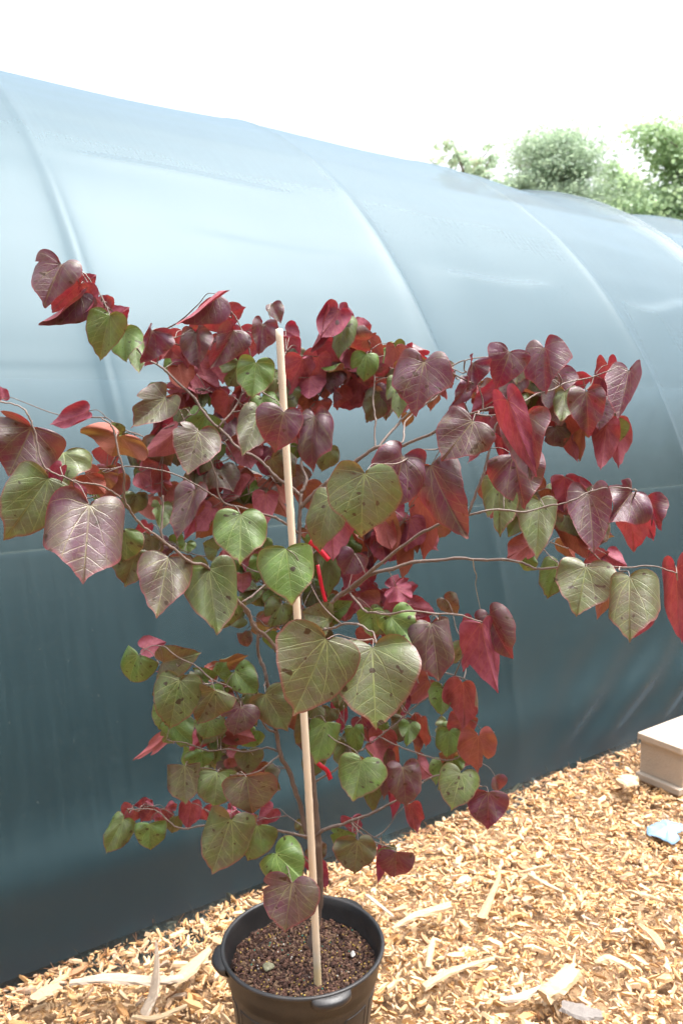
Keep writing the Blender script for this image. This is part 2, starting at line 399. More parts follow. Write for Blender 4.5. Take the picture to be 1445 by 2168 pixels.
i = np.arange(26)[:, None]*90; j = np.arange(89); child(mesh('brightening_liner', P.reshape(-1, 3), np.stack([i+j, i+90+j, i+91+j, i+j+1], -1).reshape(-1, 4), FILM), hs_)
# black ground cloth inside the house
q0, q1 = WALL+.03, WALL+2*RH-.03
fl = np.array([s0*U + d0*NV + [0, 0, .006] for s0, d0 in ((-6, q0), (20, q0), (20, q1), (-6, q1))])
child(mesh('floor_cloth', fl, np.array([[0, 1, 2, 3]]), mat_simple('black_fabric', (.02, .02, .022), .8), smooth=False), hs_)
# gable ends
for s_, nm in ((-6., 1), (20., -1)):
    t = np.linspace(0, math.pi, 40); P = np.vstack([cloth_pos(np.full(40, s_), t), (s_*U + (WALL+RH)*NV)[None]])
    fc = np.array([[40, i, i+1] for i in range(39)])
    child(mesh('end_panel', P, fc, CLOTH, uv=P[:, [0, 2]]), hs_)

# ------------------------------------------------------------------ wood chips
def chip_cloud(N, xr, yr, smin, smax, pile=True, zoff=0.):
    cx = RNG.uniform(*xr, N); cy = RNG.uniform(*yr, N)
    dn = cx*NV[0] + cy*NV[1]; keep = dn < WALL - .005
    pc = np.hypot(cx-POT[0], cy-POT[1]) > .145
    keep &= pc; cx, cy, dn = cx[keep], cy[keep], dn[keep]; N = len(cx)
    return cx, cy, dn, N
POT = at(641, 1999, 1.68); POT[2] = 0
def pile_h(x, y):
    dn = x*NV[0] + y*NV[1]; P = np.stack([x, y], -1)
    return .012*noise(P, 5, 11, 3) + .010*np.exp(-(WALL-dn)/.12) - .004
def chips(N, xr, yr, lo, hi, dens_seed):
    global _
    cx, cy, dn, N = chip_cloud(N, xr, yr, lo, hi)
    L = np.exp(RNG.uniform(math.log(lo), math.log(hi), N)); W_ = L*RNG.uniform(.2, .85, N) if hi < .03 else L*RNG.uniform(.07, .42, N); H = np.minimum(L*RNG.uniform(.08, .3, N), .008)
    ang = RNG.uniform(0, 2*math.pi, N); ca, sa = np.cos(ang), np.sin(ang)
    # outline of six points with jitter, top ring smaller
    base = np.array([[-.5, -.25], [-.1, -.5], [.42, -.36], [.5, .2], [.12, .5], [-.44, .3]])
    O = base[None] * (1 + RNG.uniform(-.35, .35, (N, 6, 2)))
    x = O[..., 0]*L[:, None]; y = O[..., 1]*W_[:, None]
    top = np.stack([x*.86, y*.86, np.repeat(H[:, None], 6, 1)*(1+RNG.uniform(-.4, .4, (N, 6)))], -1)
    bot = np.stack([x, y, 0*x], -1)
    Vl = np.concatenate([bot, top], 1)                     # N,12,3
    tx = RNG.normal(0, .28, N); ty = RNG.normal(0, .28, N)
    # tilt about x then y
    c, s = np.cos(tx)[:, None], np.sin(tx)[:, None]; Y = Vl[..., 1]*c - Vl[..., 2]*s; Z = Vl[..., 1]*s + Vl[..., 2]*c; X = Vl[..., 0]
    c, s = np.cos(ty)[:, None], np.sin(ty)[:, None]; X2 = X*c + Z*s; Z2 = -X*s + Z*c
    Xw = X2*ca[:, None] - Y*sa[:, None] + cx[:, None]; Yw = X2*sa[:, None] + Y*ca[:, None] + cy[:, None]
    Zw = Z2 + (pile_h(cx, cy) + RNG.uniform(0, .012, N))[:, None]
    V = np.stack([Xw, Yw, Zw], -1).reshape(-1, 3)
    b = (np.arange(N)*12)[:, None]
    ftop = b + np.array([6, 7, 8, 9, 10, 11]); sides = [b + np.array([i, (i+1) % 6, 6+(i+1) % 6, 6+i]) for i in range(6)]
    pal = np.array([[.64, .43, .23], [.68, .49, .29], [.60, .38, .18], [.70, .54, .36], [.54, .31, .13], [.64, .47, .32], [.48, .39, .31], [.34, .18, .09], [.68, .51, .33]])
    k = RNG.choice(len(pal), N, p=[.2, .18, .14, .13, .09, .1, .05, .04, .07]); col = pal[k]*RNG.uniform(.72, 1.04, (N, 1))*np.array([.92, .83, .73])
    # near the wall: reddish needles and darker litter
    col = np.concatenate([np.clip(col, 0, .85), np.ones((N, 1))], 1).repeat(12, 0)
    return V, ftop, np.concatenate(sides), col
A = Acc()
for N, xr, yr, lo, hi in ((80000, (-1.5, 3.2), (.85, 3.6), .011, .031), (11000, (-1.7, 2.8), (.75, 3.4), .020, .058), (9000, (1.5, 6), (2.2, 6.5), .015, .05), (7000, (-3, 4), (-.8, .85), .02, .06)):
    V, a, b, col = chips(N, xr, yr, lo, hi, 0); A.add(V, a, b, col=col)
# fine russet needles against the cloth
nn = 900; s_ = RNG.uniform(-.3, 4, nn); dd = WALL - RNG.uniform(.005, .10, nn)
for s0, d0 in zip(s_, dd):
    p = s0*U + d0*NV; p[2] = pile_h(p[0], p[1]) + .006; dr = RNG.normal(size=3); dr[2] = abs(dr[2])*.5; dr /= np.linalg.norm(dr)
    V, Fq, ft = tube(np.array([p, p + dr*.022, p + dr*.045 + [0, 0, -.003]]), np.array([.0009, .0009, .0005]), 3); A.add(V, Fq, ft, col=np.array([.36, .17, .08, 1.]))
tag(A.build('wood_chips', CHIP, smooth=False), 'tan wood chip mulch covering the ground', 'wood chips', kind='stuff')

# ------------------------------------------------------------------ big splinters lying on the mulch
def splinter(pts, wid, thick, label, mat, z=.03, seed=0, name='wood_splinter', tw=0.):
    """pts: list of (X,Y,height) pixels on the ground; wid: list of half widths"""
    r = np.random.default_rng(seed)
    P = np.array([on_z(X, Y, z+h) for X, Y, h in pts]); n = 5; Q = catmull(P, n)
    Wd = np.interp(np.linspace(0, 1, len(Q)), np.linspace(0, 1, len(wid)), wid)
    T = np.gradient(Q, axis=0); T /= np.linalg.norm(T, axis=1)[:, None]
    up = np.array([0, 0, 1.]); V = []; uv = []
    prof = [(-1, 0), (-.75, .8), (-.2, 1.05), (.35, .85), (.8, .9), (1, .1), (.5, -.6), (-.5, -.6)]
    for i, (q, t) in enumerate(zip(Q, T)):
        s = np.cross(t, up); s /= np.linalg.norm(s); h = np.cross(s, t)
        a = tw; s, h = s*math.cos(a)+h*math.sin(a), h*math.cos(a)-s*math.sin(a)
        for (x, y) in prof:
            V.append(q + s*x*Wd[i]*(1+r.uniform(-.13, .13)) + h*y*thick*(1+r.uniform(-.2, .2))*min(1, Wd[i]/max(wid)*1.5) + t*r.uniform(-1, 1)*.004)
            uv.append((x, i*.3))
    k = 8; nq = len(Q); i = np.arange(nq-1)[:, None]*k; j = np.arange(k); j2 = (j+1) % k
    Fq = np.stack([i+j, i+j2, i+k+j2, i+k+j], -1).reshape(-1, 4)
    caps = np.array([list(range(k))[::-1], list(range((nq-1)*k, nq*k))])
    o = mesh(name, np.array(V) - P[0], [Fq, caps], mat, smooth=False, uv=np.array(uv)); o.location = P[0]
    tag(o, label, 'wood splinter' if name == 'wood_splinter' else name.replace('_', ' '), 'large splinters lying on the wood chips' if name == 'wood_splinter' else None)
    return o
WPALE = mat_wood('pale_splinter', (.42, .28, .15), (.54, .39, .24), gray=.25)
WGREY = mat_wood('weathered_splinter', (.38, .29, .21), (.52, .41, .31), gray=.5)
WBRN = mat_wood('brown_splinter', (.36, .18, .09), (.50, .31, .17), gray=.2)
WBARK = mat_wood('grey_bark', (.10, .085, .075), (.24, .21, .19), gray=.2)
splinter([(150, 2082, .03), (230, 2072, .04), (330, 2078, .04), (385, 2072, .02)], [.010, .018, .017, .012], .007, 'long flat weathered splinter lying level at the foot of the cloth', WGREY, seed=1)
splinter([(305, 2148, .00), (325, 2105, .03), (332, 2050, .075), (331, 1995, .12)], [.026, .021, .009, .003], .005, 'pale splinter standing upright with a pointed tip and a broad foot', WGREY, seed=2, tw=.5)
splinter([(280, 2154, .01), (330, 2156, .02), (395, 2130, .02)], [.006, .009, .005], .005, 'slender splinter crossing the foot of the upright pointed splinter', WPALE, seed=3)
splinter([(360, 2090, .02), (400, 2055, .02), (443, 2010, .03)], [.014, .021, .010], .006, 'broad pale splinter slanting between the upright splinter and the pot', WPALE, seed=4)
splinter([(70, 2118, .03), (100, 2100, .03), (128, 2088, .03)], [.016, .024, .014], .006, 'short wide cream chip at the left end of the mulch edge', WPALE, seed=5, name='wood_splinter')
splinter([(830, 1968, .01), (880, 1940, .02), (955, 1918, .03)], [.006, .014, .017], .008, 'thick pale splinter just right of the pot rim, wide end away from the pot', WPALE, seed=6)
splinter([(775, 1895, .01), (800, 1915, .01), (833, 1942, .01)], [.006, .007, .004], .004, 'thin grey stick behind the pot rim pointing at the thick pale splinter', WGREY, seed=7)
splinter([(1018, 1945, .02), (1040, 1895, .02), (1056, 1850, .02), (1040, 1828, .02)], [.016, .010, .005, .004], .004, 'curved brown peel with a wide lower end, upper middle of the open mulch', WBRN, seed=8)
splinter([(1100, 1848, .01), (1135, 1838, .02), (1168, 1832, .02)], [.004, .006, .004], .004, 'narrow cream splinter above the longer slanting one, mid mulch', WPALE, seed=9)
splinter([(1118, 1852, .01), (1150, 1870, .02), (1190, 1890, .01)], [.006, .010, .005], .006, 'cream splinter slanting down to the right just below the narrow one', WPALE, seed=10)
splinter([(1322, 1886, .01), (1360, 1895, .02), (1400, 1908, .01)], [.004, .009, .004], .006, 'white spindle shaped splinter below the blue scrap', WPALE, seed=11)
splinter([(1350, 1958, .01), (1385, 1985, .02), (1402, 2012, .01)], [.008, .016, .009], .006, 'reddish brown splinter near the right edge of the mulch', WBRN, seed=12)
splinter([(895, 2092, .01), (950, 2060, .02), (1045, 2030, .02)], [.012, .012, .006], .006, 'long pale splinter right of the pot slanting up to the right', WPALE, seed=13)
splinter([(1060, 2118, .01), (1100, 2112, .02), (1145, 2092, .02)], [.010, .012, .008], .006, 'beige splinter left of the thick half round piece', WGREY, seed=14)
splinter([(1150, 2112, .02), (1180, 2090, .03), (1212, 2058, .03)], [.026, .027, .024], .015, 'thick half round cream piece of split branch in the foreground', WPALE, seed=15)
splinter([(1190, 2130, .015), (1230, 2143, .02), (1272, 2150, .015)], [.020, .028, .018], .007, 'ridged grey piece of bark in front of the half round piece', WBARK, seed=16, name='bark_piece')
splinter([(1258, 2040, .01), (1290, 2030, .02), (1340, 2055, .01)], [.007, .013, .006], .006, 'bent tan splinter right of the half round piece', WPALE, seed=17)
splinter([(1310, 1660, .03), (1325, 1652, .04), (1338, 1645, .03)], [.030, .045, .022], .010, 'blocky yellow wood chunk lying at the concrete block', WPALE, seed=18)
splinter([(905, 2050, .01), (912, 2010, .02), (917, 1985, .02)], [.008, .010, .004], .005, 'short upright leaning splinter beside the dark soil patch right of the pot', WPALE, seed=19)
splinter([(1065, 1650, .03), (1105, 1735, .03), (1120, 1738, .03)], [.001, .001, .001], .001, 'thin dry stalk', WGREY, seed=20) if False else None

# blue scrap
def flat_scrap(pts, z, mat, label, name, cat, thick=.0012):
    P = [on_z(X, Y, z) for X, Y in pts]; c = np.mean(P, 0); r = np.random.default_rng(5)
    ring = []; n = 40; PP = catmull(np.vstack([P, P[:1]]), 5)[:-1]; m_ = len(PP); V = [c + [0, 0, .016]]
    for f in (.35, .7, 1.):
        for q in PP: V.append(c + (q-c)*f + [0, 0, .016*(1-f) + r.uniform(-.004, .004)])
    V = np.array(V); tri = np.array([[0, 1+i, 1+(i+1) % m_] for i in range(m_)]); q = []
    for k in range(2):
        a = 1+k*m_; q += [[a+i, a+m_+i, a+m_+(i+1) % m_, a+(i+1) % m_] for i in range(m_)]
    nV = len(V); V2 = np.vstack([V, V - [0, 0, thick]]); q = np.array(q); a = 1+2*m_
    rim = np.array([[a+i, a+i+nV, a+(i+1) % m_+nV, a+(i+1) % m_] for i in range(m_)])
    o = mesh(name, V2 - c, [tri, tri[:, ::-1]+nV, q, q[:, ::-1]+nV, rim], mat); o.location = c; tag(o, label, cat); return o
flat_scrap([(1368, 1752), (1385, 1742), (1412, 1735), (1440, 1745), (1448, 1757), (1432, 1765), (1438, 1775), (1420, 1786), (1395, 1774), (1370, 1768)], .016,
           mat_simple('blue_plastic', (.10, .22, .36), .5, (.24, .33, .40), 25.), 'crumpled light blue scrap of plastic on the mulch', 'plastic_scrap', 'plastic scrap')

# ------------------------------------------------------------------ concrete block, lying on its side
def block():
    c0 = on_z(1343, 1648, 0.012); ax = U.copy(); ay = -NV        # long axis, towards camera
    Lb, Wb, Hb = .39, .19, .19; sh = .027
    root = empty('concrete_block', tuple(c0)); tag(root, 'pinkish grey hollow concrete block lying on its side against the cloth', 'concrete block')
    A = Acc(); up = np.array([0, 0, 1.])
    def bx(l0, l1, w0, w1, h0, h1, taper=0):
        V, Fq = box(c0 + ax*(l0+l1)/2 + ay*(w0+w1)/2 + up*(h0+h1)/2, ax*(l1-l0)/2, ay*(w1-w0)/2, up*(h1-h0)/2); A.add(V, Fq)
    bx(0, Lb, 0, Wb, 0, sh); bx(0, Lb, 0, Wb, Hb-sh, Hb)          # face shells, lying top and bottom
    for l0, l1 in ((.022, .055), (Lb/2-.016, Lb/2+.016), (Lb-.055, Lb-.022)): bx(l0, l1, .002, Wb-.002, sh-.001, Hb-sh+.001)
    # flared mortar lips on the end
    o = A.build('block_body', mat_concrete(), smooth=False); child(o, root)
    b = o.modifiers.new('b', 'BEVEL'); b.width = .004; b.segments = 2; b.limit_method = 'ANGLE'
block()

# ------------------------------------------------------------------ pot
PH = .30; PR = .178
pot = empty('plant_pot', tuple(POT)); tag(pot, 'black plastic nursery pot standing on the wood chips and holding the potted tree', 'plant pot')
prof = [(.001, .004), (.128, .004), (.136, .012), (.139, .05), (.152, .16), (.1585, .222), (.160, .236), (.166, .240), (.1665, .262), (.170, .268), (.171, .288), (.1745, .292), (.1785, .294), (.1795, .298), (.178, .302), (.173, .3025), (.1695, .299), (.168, .285), (.1655, .280), (.1645, .262), (.161, .256), (.158, .238), (.155, .232), (.150, .20), (.145, .16)]
V, Fq = lathe(prof, 128); r = np.hypot(V[:, 0], V[:, 1]); a = np.arctan2(V[:, 1], V[:, 0])
# shallow moulded panels on the outside wall and slight out-of-round
mask = (V[:, 2] > .05) & (V[:, 2] < .215) & (np.arange(len(V)) < 128*6)
s = 1 + .006*np.sin(2*a+.6); V[:, 0] *= s; V[:, 1] *= s
child(mesh('pot_wall', V + POT, Fq, PLASTIC), pot)
A = Acc()                                       # raised vertical panel frames
def wall_r(z): return np.interp(z, [.012, .05, .16, .222], [.136, .139, .152, .1585])
for q in range(12):
    a0 = q*2*math.pi/12 + .12; a1 = a0 + .40
    loop = [(a0, .21), (a1, .21), (a1, .06), (a0, .06), (a0, .21)]; pts = []
    for (x0, z0), (x1, z1) in zip(loop[:-1], loop[1:]):
        for t in np.linspace(0, 1, 6, endpoint=False):
            aa, zz = x0+(x1-x0)*t, z0+(z1-z0)*t; rr = wall_r(zz)*(1+.006*math.sin(2*aa+.6)); pts.append(POT + [rr*math.cos(aa), rr*math.sin(aa), zz])
    pts.append(pts[0]); V, F1, F2 = tube(pts, .0016, 6); A.add(V, F1, F2)
child(A.build('moulded_rib', PLASTIC), pot)
def lug(adeg):                                  # hand hold under the rim
    n, k = 20, 6; A = Acc(); a0 = rad(adeg); hw = .24; V = []
    for i in range(n+1):
        t = i/n; aa = a0 - hw + 2*hw*t; e = math.sin(math.pi*t)**.45
        for (rr, zz) in ((.177, .299), (.179+.016*e, .296), (.179+.020*e, .288), (.178+.014*e, .282-.005*e), (.172+.004*e, .276-.008*e), (.165, .272-.008*e)):
            s = 1+.006*math.sin(2*aa+.6); V.append(POT + [rr*s*math.cos(aa), rr*s*math.sin(aa), zz])
    i = np.arange(n)[:, None]*k; j = np.arange(k-1); Fq = np.stack([i+j, i+k+j, i+k+j+1, i+j+1], -1).reshape(-1, 4)
    child(mesh('handle', np.array(V), Fq[:, ::-1], PLASTIC), pot)
lug(-166); lug(-68); lug(56)

# soil
SZ = .252
def soil():
    k, n = 96, 44; r_ = np.linspace(0, .163, n); a = np.linspace(0, 2*math.pi, k, endpoint=False); R_, A_ = np.meshgrid(r_, a, indexing='ij')
    X = R_*np.cos(A_); Y = R_*np.sin(A_); P = np.stack([X, Y], -1).reshape(-1, 2)
    Z = SZ + .006*noise(P, 45, 21, 3) + .004*noise(P, 220, 22, 2) + .014*np.exp(-((P[:, 0]-.02)**2+(P[:, 1])**2)/.003) - .004
    V = np.column_stack([P, Z]) + POT; i = np.arange(n-1)[:, None]*k; j = np.arange(k); j2 = (j+1) % k
    Fq = np.stack([i+j, i+k+j, i+k+j2, i+j2], -1).reshape(-1, 4)
    c = np.tile([.030, .014, .010, 1.], (len(V), 1)); A = Acc(); A.add(V, Fq, col=c)
    N = 4200; rr = .155*np.sqrt(RNG.uniform(0, 1, N)); aa = RNG.uniform(0, 2*math.pi, N)
    th_ = np.array([[-.5,-.4,0],[.5,-.5,.1],[.4,.5,0],[-.5,.4,.1],[-.3,-.3,.6],[.4,-.2,.5],[.3,.3,.7],[-.3,.3,.5]])
    fb = np.array([[3,2,1,0],[4,5,6,7],[0,1,5,4],[1,2,6,5],[2,3,7,6],[3,0,4,7]])
    pal = [(.060, .026, .017), (.090, .040, .026), (.035, .015, .010), (.12, .06, .038), (.16, .095, .055)]
    for x, y in zip(rr*np.cos(aa), rr*np.sin(aa)):
        s = RNG.uniform(.0025, .008); el = RNG.uniform(1, 2.6) if RNG.random() < .5 else 1
        q = th_*[s*el, s, s*.8]*(1+RNG.uniform(-.3, .3, (8, 3))); b = RNG.uniform(0, 6.3); t = RNG.normal(0, .4)
        q = np.stack([q[:, 0]*math.cos(t)-q[:, 2]*math.sin(t), q[:, 1], q[:, 0]*math.sin(t)+q[:, 2]*math.cos(t)], -1)
        q = np.stack([q[:, 0]*math.cos(b)-q[:, 1]*math.sin(b), q[:, 0]*math.sin(b)+q[:, 1]*math.cos(b), q[:, 2]], -1)
        z = SZ + .012*math.exp(-((x-.02)**2+y*y)/.003) + RNG.uniform(-.003, .004)
        cc = np.array(pal[RNG.integers(5)])*1.35; A.add(q + POT + [x, y, z], fb, col=np.array([*cc, 1.]))
    return tag(A.build('potting_soil', SOIL, smooth=False), 'dark brown bark potting soil filling the black pot', 'soil', kind='stuff')
soil()
A = Acc()
for _i in range(230):
    rr = .150*math.sqrt(random.random()); aa = random.random()*6.3; c = POT + [rr*math.cos(aa), rr*math.sin(aa), SZ+.007+.010*math.exp(-rr*rr/.003)]
    s = random.uniform(.0012, .0021); V, Fq = lathe([(1e-4, -s), (s*.7, -s*.7), (s, 0), (s*.7, s*.7), (1e-4, s)], 7)
    cc = (.62, .42, .10, 1.) if random.random() < .72 else ((.05, .30, .22, 1.) if random.random() < .6 else (.7, .66, .58, 1.))
    A.add(V+c, Fq, col=np.array(cc))
tag(A.build('fertiliser_granules', SOIL), 'tiny yellow and green fertiliser granules scattered on the potting soil', 'fertiliser', kind='stuff')
# dry scraps on the soil
for pts, lab, cc in (([(555, 2043), (568, 2037), (580, 2043), (577, 2050), (562, 2055)], 'pale dry leaf scrap on the left half of the soil', (.22, .21, .13)),
                     ([(741, 2018), (748, 2014), (752, 2021), (745, 2026)], 'small white pebble of perlite on the right side of the soil', (.75, .72, .66))):
    flat_scrap(pts, SZ+.012, mat_simple('scrap_'+lab[:5], cc, .7), lab, 'leaf_scrap' if 'leaf' in lab else 'perlite_lump', 'leaf scrap' if 'leaf' in lab else 'perlite', .003).scale = (1, 1, .5)

# ------------------------------------------------------------------ bamboo stake
sb = on_z(673, 2088, SZ-.0); sb[2] -= 0; stp = at(594, 697, sb[1]+.01)
ts = np.linspace(0, 1, 90); Ps = sb + (stp-sb)*ts[:, None]; Ps[:, 0] += .003*np.sin(ts*5); rs_ = .0081 - .0008*ts
for nd in (.075, .30, .53, .74, .93): rs_ = rs_ + .0011*np.exp(-((ts-nd)/.004)**2) - .0004*np.exp(-((ts-nd-.010)/.006)**2)
Ps = np.vstack([sb + (sb-stp)*.05, Ps]); rs_ = np.concatenate([[rs_[0]], rs_])
V, Fq, ft = tube(Ps, rs_, 14); o = mesh('bamboo_stake', V - sb, [Fq, ft], mat_bamboo()); o.location = sb
tag(o, 'straight pale bamboo stake standing in the pot beside the trunk', 'stake')

# ------------------------------------------------------------------ the redbud tree
tree = empty('redbud_tree', tuple(on_z(655, 2015, SZ)))
tag(tree, 'young redbud tree with heart shaped purple, green and crimson leaves growing in the black pot', 'tree')
# branches: (name, [(X, Y, y, radius mm)])
YT = on_z(655, 2015, SZ)[1]
BR = [
 ('trunk', [(657, 2045, YT, 13), (661, 2000, YT, 11), (675, 1900, YT+.01, 9.2), (673, 1790, YT+.01, 8.8), (664, 1690, YT+.01, 8), (651, 1560, YT+.01, 6.6), (640, 1450, YT, 5.4), (636, 1340, YT-.01, 5), (632, 1210, YT-.02, 4.4), (634, 1110, YT-.02, 4), (637, 1045, YT-.02, 3.6)]),
 ('branch', [(652, 1775, YT+.01, 5.5), (625, 1670, YT+.02, 5.2), (592, 1590, YT+.01, 4.8), (581, 1530, YT, 4.4), (566, 1440, YT-.02, 4.0), (548, 1390, YT-.02, 3.6), (545, 1340, YT-.03, 3.2), (520, 1290, YT-.05, 3)]),
 ('branch', [(638, 1400, YT, 4.6), (585, 1370, YT-.03, 4.4), (540, 1325, YT-.08, 4.2), (512, 1280, YT-.12, 3.8), (450, 1212, YT-.2, 3.2), (400, 1185, YT-.26, 2.8), (350, 1150, YT-.3, 2.4), (344, 1100, YT-.3, 1.7), (343, 1050, YT-.3, 1.4)]),
 ('branch', [(352, 1152, YT-.3, 2.2), (300, 1110, YT-.34, 2), (266, 1066, YT-.38, 1.9), (264, 1010, YT-.4, 1.8), (252, 965, YT-.4, 1.6), (240, 905, YT-.4, 1.4), (215, 886, YT-.4, 1.1)]),
 ('branch', [(266, 1060, YT-.38, 1.6), (215, 1030, YT-.42, 1.5), (150, 1015, YT-.48, 1.4), (92, 985, YT-.5, 1.4), (70, 900, YT-.5, 1.3), (48, 864, YT-.5, 1.2), (0, 848, YT-.5, 1.1), (-30, 838, YT-.5, 1)]),
 ('branch', [(636, 1050, YT-.02, 3.8), (600, 1022, YT-.02, 3.4), (572, 995, YT-.02, 3.2), (528, 962, YT-.02, 3), (480, 925, YT-.02, 2.8), (430, 870, YT-.02, 2.6), (380, 810, YT-.02, 2.3), (310, 757, YT-.02, 2), (262, 702, YT-.02, 1.7), (234, 665, YT-.02, 1.5), (205, 615, YT-.02, 1.3), (182, 580, YT-.02, 1.1), (150, 577, YT-.02, .9)]),
 ('branch', [(332, 772, YT-.02, 1.6), (338, 742, YT-.03, 1.3), (350, 725, YT-.03, 1.2), (390, 708, YT-.04, 1)]),
 ('branch', [(462, 905, YT-.02, 2.2), (505, 850, YT, 1.8), (530, 770, YT, 1.6), (520, 720, YT, 1.4), (498, 670, YT, 1.2), (470, 640, YT, 1)]),
 ('branch', [(637, 1045, YT-.02, 3.6), (645, 1010, YT, 3.3), (641, 960, YT+.02, 2.8), (648, 880, YT+.04, 2.4), (690, 820, YT+.06, 2), (740, 770, YT+.08, 1.6), (755, 700, YT+.08, 1.2), (700, 662, YT+.08, .9)]),
 ('branch', [(641, 940, YT+.02, 2.2), (622, 860, YT+.02, 1.8), (600, 760, YT+.02, 1.4), (578, 690, YT+.02, 1.1), (566, 655, YT+.02, .9)]),
 ('branch', [(637, 1075, YT-.02, 4.2), (680, 1030, YT-.03, 4.0), (750, 977, YT-.05, 3.6), (800, 948, YT-.07, 3.2), (860, 940, YT-.10, 3), (915, 915, YT-.14, 2.6), (965, 885, YT-.18, 2.2), (1020, 868, YT-.2, 2), (1080, 860, YT-.2, 1.8), (1150, 830, YT-.16, 1.6), (1220, 805, YT-.12, 1.4), (1290, 786, YT-.12, 1.1)]),
 ('branch', [(800, 948, YT-.06, 2.6), (835, 905, YT-.03, 2.4), (870, 870, YT-.02, 2.1), (925, 838, YT, 1.8), (950, 780, YT, 1.5), (1000, 760, YT, 1.2), (1100, 750, YT, 1)]),
 ('branch', [(796, 950, YT-.04, 1.9), (792, 880, YT, 1.8), (790, 800, YT+.03, 1.6), (785, 740, YT+.04, 1.2)]),
 ('branch', [(848, 941, YT-.1, 2), (862, 890, YT-.05, 1.8), (905, 850, YT-.04, 1.6), (950, 820, YT-.04, 1.4)]),
 ('branch', [(720, 1262, YT-.02, 3.6), (860, 1150, YT-.12, 3), (940, 1105, YT-.18, 2.8), (988, 1088, YT-.2, 2.8), (1010, 1035, YT-.2, 2.5), (1034, 965, YT-.2, 2.3), (1046, 905, YT-.2, 2), (1075, 874, YT-.2, 1.6)]),
 ('branch', [(988, 1090, YT-.2, 2.2), (1030, 1080, YT-.2, 2), (1110, 1082, YT-.18, 1.8), (1180, 1068, YT-.18, 1.6), (1240, 1046, YT-.18, 1.4), (1300, 1030, YT-.18, 1.2), (1350, 1040, YT-.18, 1)]),
 ('branch', [(638, 1330, YT-.01, 4.6), (690, 1285, YT-.02, 4.6), (735, 1250, YT-.03, 4.4), (790, 1215, YT-.06, 4), (870, 1193, YT-.08, 3.4), (940, 1184, YT-.1, 3), (1030, 1184, YT-.12, 2.7), (1100, 1190, YT-.14, 2.4), (1145, 1205, YT-.16, 2.1), (1230, 1195, YT-.18, 1.7), (1320, 1200, YT-.2, 1.5), (1385, 1200, YT-.2, 1.2), (1430, 1212, YT-.2, 1)]),
 ('branch', [(740, 1255, YT-.04, 2.4), (770, 1290, YT-.14, 2.2), (800, 1300, YT-.2, 2), (870, 1295, YT-.25, 1.8), (950, 1300, YT-.25, 1.6), (1020, 1315, YT-.25, 1.4)]),
 ('branch', [(636, 1370, YT, 2.6), (670, 1340, YT-.15, 2.4), (700, 1330, YT-.3, 2.2), (750, 1320, YT-.36, 2), (790, 1340, YT-.38, 1.6)]),
 ('branch', [(640, 1460, YT, 2.2), (700, 1440, YT, 2), (800, 1420, YT, 1.8), (880, 1400, YT, 1.6), (930, 1420, YT, 1.4), (990, 1440, YT, 1.1)]),
 ('branch', [(652, 1665, YT+.01, 2.6), (700, 1635, YT+.02, 2.2), (760, 1590, YT+.03, 2), (810, 1555, YT+.03, 1.8), (850, 1520, YT+.03, 1.5), (905, 1475, YT+.03, 1.3), (935, 1450, YT+.03, 1)]),
 ('branch', [(800, 1560, YT+.03, 1.8), (870, 1590, YT+.03, 1.6), (950, 1610, YT+.03, 1.5), (1000, 1580, YT+.03, 1.3), (1045, 1549, YT+.03, 1)]),
 ('branch', [(663, 1775, YT+.01, 4.4), (690, 1755, YT, 4), (740, 1740, YT-.01, 3.2), (800, 1715, YT-.02, 2.6), (850, 1690, YT-.02, 2), (930, 1640, YT-.02, 1.7), (1010, 1660, YT-.02, 1.3)]),
 ('branch', [(740, 1740, YT, 2.2), (770, 1770, YT, 1.8), (800, 1785, YT, 1.5), (838, 1800, YT, 1)]),
 ('branch', [(660, 1770, YT, 3), (600, 1762, YT-.02, 2.6), (550, 1752, YT-.04, 2.4), (480, 1745, YT-.05, 2.1), (400, 1752, YT-.06, 1.9), (365, 1745, YT-.06, 1.7), (320, 1712, YT-.06, 1.3), (270, 1715, YT-.06, 1)]),
 ('branch', [(584, 1550, YT, 2.6), (545, 1520, YT-.03, 2.2), (500, 1470, YT-.05, 2), (450, 1435, YT-.06, 1.8), (400, 1405, YT-.06, 1.6), (360, 1375, YT-.06, 1.3), (330, 1368, YT-.06, 1)]),
 ('branch', [(592, 1592, YT+.01, 2.4), (555, 1585, YT, 2), (500, 1590, YT, 1.7), (440, 1586, YT, 1.5), (400, 1578, YT, 1.3), (352, 1562, YT, 1)]),
 ('branch', [(590, 1600, YT, 2), (560, 1625, YT-.03, 1.7), (520, 1640, YT-.04, 1.5), (450, 1630, YT-.04, 1.2), (395, 1618, YT-.04, 1)]),
 ('branch', [(512, 1275, YT-.1, 2.4), (560, 1240, YT-.06, 2), (590, 1210, YT-.06, 1.6)]),
 ('branch', [(548, 1350, YT-.03, 2.2), (600, 1310, YT, 1.8), (640, 1290, YT, 1.4)]),
 ('branch', [(634, 1130, YT-.02, 3), (590, 1100, YT-.05, 2.6), (530, 1080, YT-.1, 2.3), (470, 1060, YT-.12, 2), (455, 1000, YT-.12, 1.7), (420, 920, YT-.14, 1.3)]),
 ('branch', [(470, 1060, YT-.12, 1.7), (420, 1030, YT-.14, 1.5), (360, 1000, YT-.14, 1.3), (300, 990, YT-.14, 1)]),
 ('branch', [(660, 1830, YT, 2), (640, 1815, YT-.03, 1.6), (615, 1822, YT-.06, 1.3), (612, 1860, YT-.08, 1.1)]),
]
NETP = []; NETB = []; NETR = []; nodes = []
